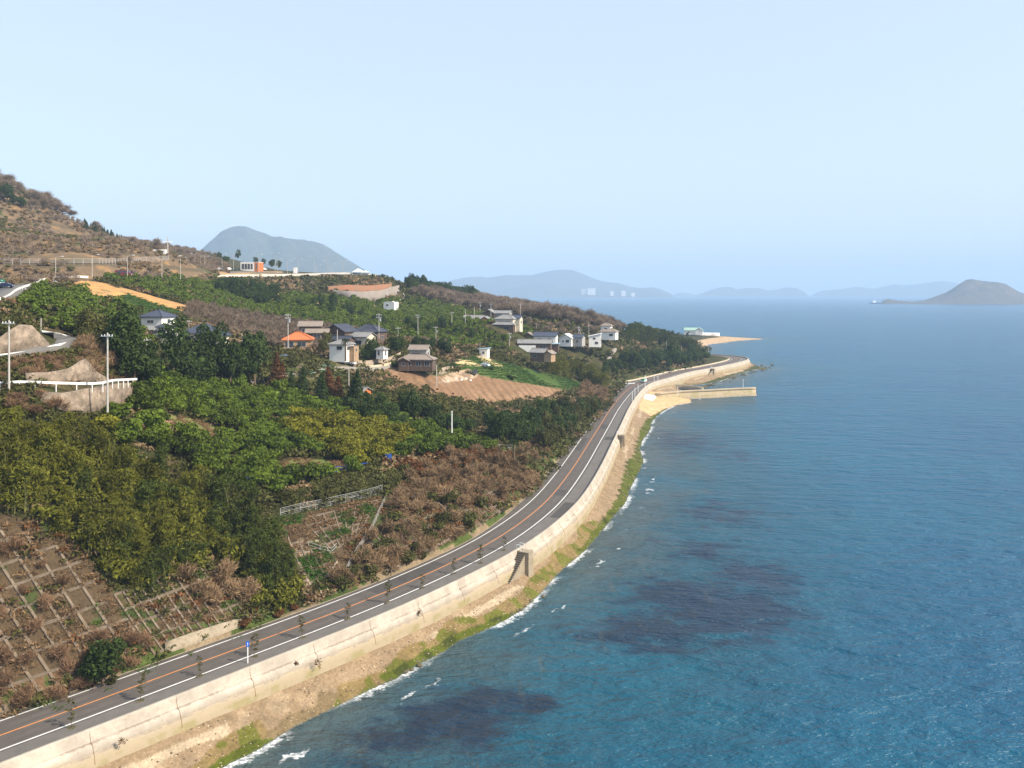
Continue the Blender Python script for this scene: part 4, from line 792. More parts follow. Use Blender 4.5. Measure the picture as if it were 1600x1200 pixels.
# countless low plants over every slope that has no crop
UG = [lowfoliage(1.0, .8, 26, .26, 500+k, False) for k in range(4)]; UGF = [lowfoliage(1.7, 1.1, 22, .5, 520+k, False) for k in range(3)]
ALLV = [[(-260,430),(300,430),(640,430),(960,500),(1110,545),(1090,575),(985,590),(950,640),(860,740),(830,780),(600,905),(470,950),(380,985),(0,1130),(-260,1230)]]
WALLX = [(60,598),(225,590),(222,628),(190,642),(150,650),(100,645),(60,632)]; RIDGE = [(335,423),(600,427),(600,433.5),(480,434),(340,438)]
LOOPX = [(-260,572),(60,562),(125,548),(120,520),(62,514),(58,532),(-260,548)]
EXU = EX+[LOOPX, WALLX, RIDGE, VALLEYF, HILLB, BRUSH, GRIDF, SLOPEF, [(258,1020),(300,1006),(345,990),(392,972),(396,990),(258,1040)]]
un = scatter(ALLV, 1.15, .5, EXU, dmax=175); um = scatter(ALLV, 2.3, .5, EXU, dmax=430); um = um[um[:, 1] > 172]; uf = scatter(ALLV, 4.2, .5, EXU, dmax=800); uf = uf[uf[:, 1] > 425]
def split(P_, s_, th): v = vnoise(P_[:, 0], P_[:, 1], s_, 11)+.5*vnoise(P_[:, 0], P_[:, 1], s_/3, 12); return P_[v < th], P_[v >= th]
for nm_, P_, raw_, s0_, s1_ in (('near', un, UG, .7, 1.5), ('middle', um, UG, 1.1, 2.4), ('distant', uf, UGF, 1.0, 2.2)):
    q1, q2 = split(P_, 9 if nm_ == 'near' else 18, .35)
    mass('undergrowth', list(q1), raw_, M_EVG2, s0_, s1_, nm_+' olive green undergrowth between the trees', 'undergrowth'); mass('dry_undergrowth', list(q2), raw_, M_BR1, s0_, s1_, nm_+' brown dry undergrowth between the trees', 'undergrowth')
mass('bamboo_scrub', list(scatter([BAMP, [(385,880),(450,890),(470,935),(440,962),(400,960)]], 1.5, .5)), [lowfoliage(1.3, 2.4, 90, .26, 540+k, False) for k in range(3)], M_BAM, .8, 1.4, 'young bamboo and scrub filling the foot of the grove', 'scrub')
gg = scatter([GRIDF, SLOPEF], 1.5, .5, dmax=260); gg = gg[vnoise(gg[:, 0], gg[:, 1], 5, 41)+.5*vnoise(gg[:, 0], gg[:, 1], 2, 42) > .05]
mass('slope_undergrowth', list(gg[::2]), UG, M_EVG2, .6, 1.3, 'olive weeds and vines growing over the concrete lattices', 'undergrowth'); mass('slope_dry_vines', list(gg[1::2]), UG, M_RUST, .6, 1.2, 'rusty dry vines growing over the concrete lattices', 'undergrowth')
# grass tufts on the road verge and slopes
gp = []
for P_ in scatter([GRIDF, VALLEYF, [(0,1100),(230,1040),(300,1020),(380,985),(480,945),(470,955),(250,1050),(0,1145)]], .9, .5): 
    if vnoise(P_[0], P_[1], 2.2, 5)+.6*vnoise(P_[0], P_[1], 6, 3) > .35: gp.append(P_)
GR = [leaf_quads(np.random.default_rng(400+k).normal(size=(26, 3))*[.35, .35, .05]+[0, 0, .18], .2, None, .6, -.6, .25, np.random.default_rng(k)) for k in range(3)]; GR = [(v, [f]) for v, f in GR]
M_GR = mat('grass_blade', (.06,.095,.015), .8, spec=.05, island=.8, transl=.2)
mass('verge_grass', gp, GR, M_GR, .7, 1.3, 'green grass tufts on the verge and in the slope grids', 'grass')
dp = [P_ for P_ in scatter([GRIDF, SLOPEF, VALLEYF, WASTE, CLEAR1, CLEAR2, WASTE2], .85, .5) if vnoise(P_[0], P_[1], 2.2, 5) < .1]
M_DG = mat('dry_grass_blade', (.20,.125,.065), .9, spec=.05, island=.9, transl=.2)
mass('dry_grass', dp, GR, M_DG, .9, 1.7, 'dry reddish-brown grass covering the roadside slopes', 'dry grass')
mass('field_crop', list(scatter([BRIGHTF, GREENF], .9, .25, [SANDF, PATHF], row=1.8, ang=.9)), GR, mat('crop_leaf', (.05,.095,.018), .8, spec=.05, island=.9, transl=.2), .9, 1.7, 'low green crop rows and weeds in the open fields', 'crop')
mass('hollow_grass', [P_ for q in GPATCH for P_ in scatter(q, .45, .5)], GR, bpy.data.materials['crop_leaf'], .8, 1.4, 'lush green grass tufts in the hollow lattice cells', 'grass')
# shingle on the beach
def pebble(k):
    rs = np.random.default_rng(600+k); bm = bmesh.new(); bmesh.ops.create_icosphere(bm, subdivisions=1, radius=.16); V = np.array([v.co[:] for v in bm.verts])*rs.uniform(.7, 1.3, (len(bm.verts), 1))*[1, 1, .6]; T = np.array([[v.index for v in q.verts] for q in bm.faces]); bm.free(); return V, [T]
PEB = [pebble(k) for k in range(3)]; bpts = []
for k in range(26000):
    i_ = rng.uniform(0, NC-1); o_ = -9.3-rng.uniform(0, 1)**.8*11; q = on_wall(float(np.interp(i_, np.arange(NC), arc)), o_)
    if 70 < q.y < 330: bpts.append((q.x, q.y))
bpts = np.array(bpts); kk = inpoly(bpts[:, 0], bpts[:, 1], P_LAND) & (vnoise(bpts[:, 0], bpts[:, 1], 4, 31)+.6*vnoise(bpts[:, 0], bpts[:, 1], 1.3, 32) > -.2); bpts = bpts[kk]
bz = zat(bpts[:, 0], bpts[:, 1]); B3 = np.c_[bpts, bz]; hf = rng.random(len(B3))
mass('dark_shingle', list(B3[hf < .6]), PEB, mat('dark_pebble', (.13,.09,.055), .9, island=.9), .3, 1.0, 'small dark stones strewn along the beach under the seawall', 'shingle')
mass('pale_shingle', list(B3[hf >= .6]), PEB, mat('pale_pebble', (.42,.33,.23), .9, island=.6), .3, .8, 'pale shell grit and stones on the beach under the seawall', 'shingle')
# young plants in rows on the brown field
yp = scatter([(600,585),(640,583),(700,612),(745,628),(700,628),(640,608)], 2.6, .12, row=4.2, ang=-.5)
for P_ in yp[:120]: plant('rusty_shrub', P_, float(rng.uniform(.28, .4)), 'young staked sapling in the rows at the near side of the brown field', 'young plants in rows on the brown field')
# roadside saplings
SAP = [(112,1137),(219,1095),(313,1056),(398,1026),(473,996),(543,966),(605,941),(660,918),(709,896),(751,880),(788,860)]
for k, (x, y) in enumerate(SAP):
    Pm = W(x, y, RZ+.1); s_ = .92+.1*math.sin(k*2.3)
    plant('sapling', Pm, s_, ['sapling nearest the bottom-left corner, on the pavement edge', 'second tiered sapling from the bottom-left corner beside the white line', 'tiered sapling just left of the blue marker sign', 'tiered sapling just right of the blue marker sign'][k] if k < 4 else 'slim tiered sapling on the pavement edge between the marker sign and the seawall stair', 'roadside saplings')
flush_plants()
m_soil = mat('pit_soil', (.13,.10,.065), .95)
for k, (x, y) in enumerate(SAP):
    p_ = W(x, y, RZ+.1); rs = np.random.default_rng(700+k); mb = MB(); mb.tube((0, 0, -.02), (0, 0, .02), .5, .45, 10)
    pb = mb.build('planting_pit', m_soil, None, p_); tag(pb, 'small round soil pit with weeds around a roadside sapling', 'planting pit', 'soil pits of the roadside saplings')
    V, f_ = leaf_quads(rs.normal(size=(40, 3))*[.25, .25, .02]+[0, 0, .08], .09, None, .6, -.5, .3, rs); link('weeds', mesh_np('weeds', V, f_, M_GR), pb)
for k, (x, y, z_, s_) in enumerate([(190,1157,4.9,.5),(463,1037,4.9,.45),(497,1035,4.6,.8),(655,957,4.9,.5),(300,1100,4.2,.35)]):
    p_ = W(x, y, z_); rs = np.random.default_rng(720+k); V, f_ = leaf_quads(rs.normal(size=(70, 3))*[.3, .3, .35]*np.array(s_), .14, None, .6, .5, .3, rs)
    tag(link('wall_weed', mesh_np('wall_weed', V, f_, M_RUST), None, p_), ['tuft of weed on the seawall nearest the bottom-left corner', 'small weed tuft on the seawall below the blue marker sign', 'largest brown weed tuft growing from the seawall', 'weed tuft on the seawall halfway to the near stair', 'tiny weed tuft low on the seawall'][k], 'weed')
print('plants', COUNT, len(bpy.data.objects))
# ------------------------------------------------------------------ roads on the hill
def poly_line(pix, zoff=0.0, smoothn=3, step=2.0):
    L = np.array([list(p) if len(p) == 3 and False else list(G(p[0], p[1])) for p in pix]); L[:, 2] += zoff; return smooth(L, step)
def hill_road(name, pix, wd, m, mline=True):
    L = poly_line(pix); nL = len(L); A = offset(L, wd/2); B = offset(L, -wd/2); z = L[:, 2].copy()
    for _ in range(12): z[1:-1] = (z[:-2]+2*z[1:-1]+z[2:])/4
    za = np.maximum(z, (zat(A[:, 0], A[:, 1])+zat(B[:, 0], B[:, 1]))/2)+.2
    V = np.vstack([np.c_[A, za], np.c_[B, za], np.c_[A, za-1.2], np.c_[B, za-1.2]]); i = np.arange(nL-1); n = nL
    Fs = [np.c_[i, n+i, n+i+1, i+1], np.c_[i+1, i+1+2*n, i+2*n, i], np.c_[i+n, i+3*n, i+1+3*n, i+1+n]]
    tag(link(name, mesh_np(name, V, [np.vstack(Fs)[:, ::-1]], m)), kind='structure'); return np.c_[L[:, :2], za], A, B
def guardrail(L, label, h=.75, group=None, band=.34, step=2.0, z=None):
    P = [Vector(p) for p in L]; root = empty('guardrail', P[0], 0, label, 'guardrail', group); mb = MB(); o = P[0]
    for p, q in zip(P[:-1], P[1:]): mb.beam(p+Vector((0, 0, h-.12))-o, q+Vector((0, 0, h-.12))-o, .09, band)
    mb.build('rail', mat_get('white_paint'), root); acc = 1e9
    for p, q in zip(P[:-1], P[1:]):
        acc += (q-p).length
        if acc >= step: acc = 0; MB().tube((p-o)+Vector((0, 0, -.7)), (p-o)+Vector((0, 0, h)), .075, n=6).build('post', mat_get('white_paint'), root)
    return root
m_hroad = mat('hill_asphalt', (.115,.108,.10), .9, var=(.15,.14,.125), vs=.4)
ramp1, A1, B1 = hill_road('hill_road', [(-30,561),(20,553),(60,543),(90,538),(105,532),(100,527),(85,524),(66,522)], 3.6, m_hroad)
guardrail(smooth([G(x, y) for x, y in [(-30,566),(0,561),(40,556),(80,547),(105,541),(114,536),(108,530),(92,526),(66,523)]], 2), 'white guardrail curling round the upper hairpin bend', .75, band=.34)
def wall_ribbon(name, pix, hts, m, label, cat, thick=.5, base=-1.5, batter=0.15):
    """retaining wall standing at ground pixels; hts = visible height (m) at each"""
    L0 = np.array([list(G(x, y)) for x, y in pix]); H_ = np.array(hts, float); t = np.arange(len(L0)); L = smooth(L0, 1.2); tt = np.linspace(0, len(L0)-1, len(L)); Hh = np.interp(tt, t, H_)
    A = L[:, :2]; d = -A/np.linalg.norm(A, axis=1)[:, None]; n = len(A); T = A-d*(batter*Hh)[:, None]; Bk = T-d*thick; Fr = A+d*.3
    V = np.vstack([np.c_[Fr, L[:, 2]+base], np.c_[T, L[:, 2]+Hh], np.c_[Bk, L[:, 2]+Hh], np.c_[Bk, L[:, 2]+base]]); i = np.arange(n-1)
    Fs = np.vstack([np.c_[i+a*n, i+1+a*n, i+1+((a+1) % 4)*n, i+((a+1) % 4)*n] for a in range(4)]); caps = np.array([[0, n, 2*n, 3*n], [n-1, 4*n-1, 3*n-1, 2*n-1]])
    o = link(name, mesh_np(name, V, [np.vstack([Fs, caps])], m)); tag(o, label, cat); return o, np.c_[T, L[:, 2]+Hh]
m_mortar = mat('sprayed_mortar', (.33,.255,.185), .97, var=(.13,.10,.07), vs=.6, bump=.25, bs=1.2); add_mottle(m_mortar, 1.6, .65, 1.25)
o1, T1 = wall_ribbon('retaining_wall', [(60,625),(95,640),(130,645),(165,642),(200,628),(214,612)], [1.2,3.6,4.0,3.8,2.9,1.5], m_mortar, 'stained concrete retaining wall under the lower guardrail bend', 'retaining wall', 2.0)
Lg = np.vstack([np.array([list(G(x, y)) for x, y in [(-40,612),(0,609),(30,607)]])+[0, 0, .3], T1[6::5]+[0, 0, 0]])
guardrail(smooth(Lg, 2), 'long white guardrail along the lower bend above the stained retaining wall', .85, band=.36, step=1.9)
wall_ribbon('retaining_wall', [(40,602),(75,602),(105,601),(150,600),(160,599),(170,597)], [1.8,2.0,2.8,4.2,2.6,.5], m_mortar, 'mottled concrete retaining wall with a peaked top behind the lower guardrail', 'retaining wall', 1.5)
wall_ribbon('retaining_wall', [(-30,556),(0,553),(30,549),(50,545),(60,543),(77,541)], [1.6,2.0,3.6,4.6,3.4,.5], m_mortar, 'mottled triangular concrete wall inside the upper hairpin bend', 'retaining wall', 1.5)
guardrail(smooth([G(x, y)+Vector((0, 0, .1)) for x, y in [(-30,497),(8,500),(30,502),(52,508)]], 2), 'short pale guardrail above the triangular concrete wall', .7)
# expressway ramp at far left and ridge
guardrail(smooth([G(x, y) for x, y in [(62,443),(80,440),(100,437),(120,436),(138,437)]], 3), 'white curved guardrail at the top of the sandy field', 1.1, band=.8)
guardrail(smooth([G(x, y) for x, y in [(-30,474),(0,472),(14,466),(28,456),(50,448),(62,444)]], 3), 'white guardrail along the ramp at the left edge', .9, band=.6)
hill_road('hill_road', [(-40,470),(0,462),(20,453),(40,446),(70,443)], 7, m_hroad)
hill_road('ridge_road', [(350,425),(375,424.5),(400,425),(440,427),(520,429),(590,430)], 9, m_hroad)
m_cream = mat('cream_paint', (.56,.50,.42), .85, var=(.46,.41,.34), vs=.4)
wall_ribbon('parapet_wall', [(340,434),(365,433),(390,432.5),(420,432),(480,430.5),(540,429),(590,430)], [1.3,1.5,1.5,1.4,1.3,1.3,1.2], m_cream, 'long pale parapet wall along the edge of the ridge service area', 'parapet', .4, batter=0)
m_red = mat('red_earth_wall', (.27,.12,.065), .95, var=(.2,.13,.08), vs=.15)
wall_ribbon('retaining_wall', [(520,461),(545,469),(570,473),(595,473),(612,466),(624,458)], [3,5.5,7,7.5,7,5], mat('grey_block_wall', (.27,.23,.20), .95, var=(.2,.17,.14), vs=.2), 'tall grey curved retaining wall below the ridge bend', 'retaining wall', 1, batter=.3)
wall_ribbon('red_bank', [(512,458),(545,461),(575,463),(600,460),(612,455)], [4,6,6.5,6.5,5], m_red, 'bare red earth bank above the tall grey retaining wall', 'bank', 1, batter=.6)
guardrail(smooth([G(x, y)+Vector((0, 0, .3)) for x, y in [(600,478),(620,474),(632,469),(630,462)]], 3), 'white guardrail at the ridge bend beside the grey retaining wall', 1.2, band=.9, step=4)
# expressway noise fence along the big hill
def fence(pix, h, label, mp, mr, step=3, bars=2, mesh=False, r=.06, group=None):
    P = [Vector(p) for p in smooth([G(x, y) for x, y in pix], 1.5)]; root = empty('fence', P[0], 0, label, 'fence', group); o = P[0]; mb = MB()
    for p, q in zip(P[:-1], P[1:]):
        for k in range(bars): zz = h*(k+1)/bars; mb.beam(p-o+Vector((0, 0, zz)), q-o+Vector((0, 0, zz)), r*.9, r)
        if mesh:
            for k in range(5): zz = h*(k+.5)/5.5; mb.beam(p-o+Vector((0, 0, zz)), q-o+Vector((0, 0, zz)), .015, .03)
    mb.build('rail', mr, root); acc = 1e9; cnt = 0
    for p, q in zip(P[:-1], P[1:]):
        acc += (q-p).length
        if acc >= step and cnt < 98: acc = 0; cnt += 1; MB().tube(p-o+Vector((0, 0, -.5)), p-o+Vector((0, 0, h)), r, n=5).build('post', mp, root)
    return root
m_fgrey = mat('fence_grey', (.36,.33,.30), .8); m_fpale = mat('fence_pale', (.42,.42,.40), .6)
fence([(-20,412),(60,412),(150,412),(220,409),(262,406),(284,403)], 2.0, 'long grey fence crossing the foot of the brown hill', m_fgrey, m_fgrey, 2.5, 4, r=.12)
fence([(438,808),(470,800),(505,793),(540,785),(575,777),(598,770)], 1.5, 'galvanised mesh fence along the top of the green lattice hollow', m_fpale, m_fpale, 2.1, 2, True, .04)
fence([(640,700),(680,694),(720,697),(770,702),(810,703)], 1.3, 'grey mesh fence behind the bare pinkish shrubs', m_fgrey, m_fgrey, 2.2, 2, True, .04)
fence([(482,856),(500,862),(518,866),(526,858)], 1.0, 'short pale pipe fence over the concrete channel', m_fpale, m_fpale, 1.8, 2, False, .05)
fence([(536,908),(545,888),(560,862),(578,835),(592,805),(602,785)], 1.1, 'grey net fence running up the spine of the slope', m_fgrey, m_fgrey, 2, 2, True, .035)
for k, seg in enumerate([[(372,758),(400,756),(425,752)], [(430,752),(470,750),(500,744)], [(510,742),(540,738),(575,733)]]):
    fence(seg, 1.3, ['blue net fence by the last dark bamboo', 'blue net fence between the hedge and the lower orchard', 'blue net fence at the right end of the hedge'][k], mat_get('grey_metal'), mat('blue_net', (.03,.10,.42), .8), 3, 3, True, .09)
# ------------------------------------------------------------------ concrete lattices laid on the slopes
m_lat = mat('lattice_concrete', (.205,.160,.115), .95, var=(.12,.09,.06), vs=.8, bump=.05, bs=4)
def lattice(a, b_, c_, d_, nu_, nv_, label, wd=.34, clip=None, skip=0):
    """grid of beams draped over the slope, corners in photo pixels: a-b along the top, d-c along the foot"""
    A, B, Cc, D = [np.array(x, float) for x in (a, b_, c_, d_)]; root = None
    def pt(u, v):
        q = (A*(1-u)+B*u)*(1-v)+(D*(1-u)+Cc*u)*v; return q
    lines = [[pt(u, v) for v in np.linspace(0, 1, nv_*3+1)] for u in np.linspace(0, 1, nu_+1)]+[[pt(u, v) for u in np.linspace(0, 1, nu_*3+1)] for v in np.linspace(0, 1, nv_+1)]
    for k, ln in enumerate(lines):
        mb = MB(); prev = None
        if root is None: o = G(*A); root = empty('slope_lattice', o, 0, label, 'lattice')
        for q in ln:
            if clip is not None and not inpoly(np.array([q[0]]), np.array([q[1]]), clip)[0]: prev = None; continue
            g = G(q[0], q[1])
            if prev is not None and (g-prev).length < 8: mb.beam(prev-o+Vector((0, 0, .03)), g-o+Vector((0, 0, .03)), wd, .3)
            prev = g
        if mb.v: mb.build('beam', m_lat, root)
    return root
lattice((-410,954), (130,760), (295,1010), (-245,1205), 19, 8, 'large weathered concrete lattice holding the brown slope at bottom left', .38, clip=[(-260,790),(0,818),(62,834),(122,868),(150,908),(185,953),(215,985),(250,1010),(150,1062),(100,1085),(0,1118),(-260,1225)])
lattice((178,930), (335,872), (400,962), (240,1022), 12, 4, 'smaller concrete lattice on the slope between the roadside evergreen and dark bamboo', .28)
lattice((455,850), (505,850), (530,885), (490,925), 4, 6, 'pale concrete lattice around the green patches of the hollow', .3)
lattice((470,812), (590,782), (560,835), (520,862), 7, 5, 'concrete lattice under the mesh fence, half hidden by dry grass', .22)
lattice((560,850), (760,748), (800,790), (610,895), 16, 5, 'concrete lattice half buried under bare shrubs on the roadside slope', .25)
lattice((725,800), (790,762), (806,778), (748,822), 8, 1, 'row of pale concrete ribs at the road edge below the bare shrubs', .35)
o_, _t = wall_ribbon('low_wall', [(258,1020),(300,1006),(345,990),(382,976)], [1.3,1.4,1.3,1.0], m_conc2, 'low pale concrete wall beside the road under the small lattice', 'low wall', .4, batter=.05)
wall_ribbon('low_wall', [(600,897),(630,884),(665,866),(700,846),(720,832)], [.5,.5,.6,.6,.7], m_mortar, 'crumbling low concrete edge between the shrub slope and the road', 'low wall', .6)
m_ch = mat('channel_concrete', (.42,.35,.26), .95, var=(.3,.24,.17), vs=.8)
wall_ribbon('drain_channel', [(486,938),(488,925),(478,905),(468,885),(458,862),(450,842)], [.4]*6, m_ch, 'pale concrete drain running down the hollow to the road', 'drain', .7)
wall_ribbon('drain_channel', [(505,934),(498,920),(512,900),(528,880)], [.4]*4, m_ch, 'short concrete drain branch beside the green patch', 'drain', .5)
# ------------------------------------------------------------------ harbour mole, slipway
def prism_path(name, pts, wd, z0, z1, m, parent=None, rnd=0):
    L = np.array(pts, float); A = offset(L, wd/2); B = offset(L, -wd/2); n = len(L)
    V = np.vstack([np.c_[A, np.full(n, z0)], np.c_[A, np.full(n, z1)], np.c_[B, np.full(n, z1)], np.c_[B, np.full(n, z0)]]); i = np.arange(n-1)
    Fs = np.vstack([np.c_[i+a*n, i+1+a*n, i+1+((a+1) % 4)*n, i+((a+1) % 4)*n] for a in range(4)]); caps = np.array([[0, n, 2*n, 3*n], [n-1, 4*n-1, 3*n-1, 2*n-1]])
    return link(name, mesh_np(name, V, [np.vstack([Fs, caps])], m), parent)
MP = smooth([W(1020,617,3.2)[:2], W(1060,613,3.2)[:2], W(1102,611,3.2)[:2], W(1140,609,3.2)[:2], W(1177,607.5,3.2)[:2]], 3)
MP3 = np.c_[MP, np.zeros(len(MP))]
mole = tag(prism_path('mole', MP3, 5.0, -3, 3.1, m_wall), 'pale stone mole reaching out from the seawall into the water', 'mole')
Mo = np.c_[offset(MP3, -2.1), np.zeros(len(MP))]; prism_path('parapet', Mo, .8, 3.1, 4.3, m_wall, mole); prism_path('footing', MP3, 6.4, -3, .7, m_conc2, mole)
P2 = smooth([W(1016,604,3)[:2], W(1030,599.5,3)[:2], W(1060,603.5,1.5)[:2], W(1085,608,.8)[:2], W(1098,610.5,.6)[:2]], 3)
tag(prism_path('basin_wall', np.c_[P2, np.zeros(len(P2))], 1.4, -2, 2.4, m_conc2), 'low dark curved wall inside the little harbour basin', 'basin wall')
sl_ = MB(); a_, b_, c_, d_ = W(1005,616,4.2), W(1027,617,3), W(1020,626,2.2), W(1003,629,2.3)
sl_.add([a_, b_, c_, d_]+[Vector(v)-Vector((0, 0, 3)) for v in (a_, b_, c_, d_)], [(0,1,2,3),(0,4,5,1),(1,5,6,2),(2,6,7,3),(3,7,4,0)]); tag(sl_.build('slipway', mat('pale_concrete', (.66,.62,.55), .9)), 'pale concrete slipway from the seawall gap to the small beach', 'slipway')
BWp = smooth([W(1072,526,2)[:2], W(1090,525,2)[:2], W(1108,524.5,2)[:2], W(1122,525,2)[:2]], 5)
tag(prism_path('breakwater', np.c_[BWp, np.zeros(len(BWp))], 6, -1, 5.5, mat('white_concrete', (.72,.70,.65), .9)), 'white breakwater wall on the sandy point beyond the headland', 'breakwater')
# kerb wall along the far road
i0 = int(np.argmin(abs(CL[:, 1]-430))); i1 = NC-16
kw = sweep('kerb_wall', [(0,0)], m_conc) if False else None
A_ = offset(CL, LO+.3)[i0:i1]; tag(prism_path('roadside_wall', np.c_[A_, np.zeros(len(A_))], .4, 4.5, 6.2, m_conc), 'low pale wall on the landward side of the far road under the dark trees', 'low wall')
# white stop line and bay marking
mk = MB(); a_, b_ = W(957,598.5,RZ+.012), W(992,598.3,RZ+.012)
mk.add([a_, b_, W(992,599.3,RZ+.012), W(957,599.7,RZ+.012)], [(3,2,1,0)]); tag(mk.build('road_marking', m_white), kind='structure')
# ------------------------------------------------------------------ rocks on the shore
rk = []
for sx__, sy__, nn, sp in [(1130,592,26,30),(1165,582,22,20),(1190,576,14,12),(1100,604,10,20),(815,950,10,14),(640,1045,8,18)]:
    for _ in range(nn):
        x = sx__+random.gauss(0, sp); y = sy__+random.gauss(0, 2.5)-(x-sx__)*.22*(sx__ > 1000)+(-(x-sx__)*.55)*(sx__ < 1000); rk.append((x, y))
rm = []
for k in range(4):
    bm = bmesh.new(); bmesh.ops.create_icosphere(bm, subdivisions=2, radius=1)
    for v in bm.verts: v.co = Vector((v.co.x*1.2, v.co.y, v.co.z*.6))*(1+random.uniform(-.22, .22))
    me = bpy.data.meshes.new('rock'); bm.to_mesh(me); bm.free(); me.materials.append(mat('wet_rock', (.075,.07,.035), .8, var=(.12,.10,.06), vs=2) if k == 0 else rm[0].materials[0]); rm.append(me)
for x, y in rk:
    p_ = W(x, y, .1); near = p_[1] < 300; s_ = random.uniform(.25, .5) if near else random.uniform(.5, 1.3)
    tag(link('shore_rock', rm[random.randrange(4)], None, p_, (0, 0, random.uniform(0, 6)), s_), 'small dark rock at the waterline of the near beach' if near else 'dark weedy rock in the shallows below the headland wall', 'rock', 'rocks on the near waterline' if near else 'rocks below the headland')
# ------------------------------------------------------------------ houses
def tile_mat(name, c, c2):
    m = mat(name, c, .7, var=c2, vs=.6, spec=.3); n = m.node_tree.nodes; l = m.node_tree.links; p = n['Principled BSDF']
    wv = n.new('ShaderNodeTexWave'); wv.inputs['Scale'].default_value = 1.1; wv.bands_direction = 'X'; tc = n.new('ShaderNodeTexCoord'); l.new(tc.outputs['Object'], wv.inputs['Vector'])
    b = n.new('ShaderNodeBump'); b.inputs['Strength'].default_value = .6; b.inputs['Distance'].default_value = .08; l.new(wv.outputs[0], b.inputs['Height']); l.new(b.outputs[0], p.inputs['Normal']); return m
RM = {'navy': tile_mat('navy_roof_tile', (.045,.055,.085), (.065,.075,.105)), 'black': tile_mat('black_roof_tile', (.035,.04,.058), (.06,.065,.085)), 'grey': tile_mat('grey_roof_tile', (.19,.185,.18), (.26,.25,.235)), 'brown': tile_mat('brown_roof_tile', (.21,.17,.135), (.27,.22,.18)),
      'orange': tile_mat('orange_roof_tile', (.52,.155,.05), (.44,.14,.05)), 'green': tile_mat('green_roof_tile', (.26,.42,.33), (.32,.46,.38)), 'blue': tile_mat('pale_blue_roof', (.30,.45,.55), (.36,.5,.58)), 'white': tile_mat('white_roof', (.75,.74,.72), (.7,.69,.66))}
WM = {'white': mat('white_render', (.80,.78,.73), .85, var=(.72,.69,.63), vs=.5), 'cream': mat('cream_render', (.62,.55,.44), .85, var=(.5,.44,.34), vs=.5), 'wood': mat('dark_timber', (.085,.055,.04), .8, var=(.12,.08,.055), vs=1.2), 'grey': mat('grey_render', (.36,.35,.33), .85, var=(.28,.27,.25), vs=.6), 'tan': mat('tan_plaster', (.40,.27,.16), .85, var=(.3,.2,.12), vs=.6), 'orange': mat('orange_cladding', (.55,.17,.05), .8, var=(.45,.15,.05), vs=.5)}
M_FR = mat('window_frame', (.40,.36,.32), .6)
def roof_mesh(w, d, h, kind, ov=.55, th=.22, ridge=None):
    mb = MB(); x, y = w/2+ov, d/2+ov
    if kind == 'mono':
        V = [(-x,-y,0),(x,-y,h),(x,y,h),(-x,y,0)]; return mb.add(V+[(a,b,c+th) for a,b,c in V], [(3,2,1,0),(4,5,6,7),(0,1,5,4),(1,2,6,5),(2,3,7,6),(3,0,4,7)])
    if kind == 'flat': return mb.box((0, 0, th/2), (2*x-ov, 2*y-ov, th))
    if kind == 'hip':
        r_ = max(.3, (w-d)/2 if w > d else .3); V = [(-x,-y,0),(x,-y,0),(x,y,0),(-x,y,0),(-x,-y,th),(x,-y,th),(x,y,th),(-x,y,th)]
        if w >= d: V += [(-r_,0,h+th),(r_,0,h+th)]; T = [(4,5,9,8),(6,7,8,9),(5,6,9),(7,4,8)]
        else:
            r_ = max(.3, (d-w)/2); V += [(0,-r_,h+th),(0,r_,h+th)]; T = [(5,6,9,8),(7,4,8,9),(4,5,8),(6,7,9)]
        mb.add(V, [(3,2,1,0),(0,1,5,4),(1,2,6,5),(2,3,7,6),(3,0,4,7)]+T)
        if w >= d: mb.box((0, 0, h+th+.08), (2*r_+.3, .34, .28))
        for sx in (-1, 1):
            for sy in (-1, 1): mb.beam((sx*x*.99, sy*y*.99, th+.04), (sx*r_ if w >= d else 0, 0 if w >= d else sy*r_, h+th+.06), .24, .2)
        return mb
    # gable: ridge along x (kind 'gable') or along y ('gabley'), thick slopes
    if kind == 'gabley': V = [(-x,-y,0),(0,-y,h),(x,-y,0),(-x,y,0),(0,y,h),(x,y,0)]
    else: V = [(-x,-y,0),(-x,0,h),(-x,y,0),(x,-y,0),(x,0,h),(x,y,0)]
    V += [(a,b,c+th) for a,b,c in V]
    mb.add(V, [(6,9,10,7),(7,10,11,8),(0,1,4,3),(1,2,5,4),(0,3,9,6),(2,8,11,5),(0,6,7,1),(1,7,8,2),(3,4,10,9),(4,5,11,10)])
    if kind == 'gabley': mb.box((0, 0, h+th), (.36, 2*y, .26))
    else: mb.box((0, 0, h+th), (2*x, .36, .26))
    return mb
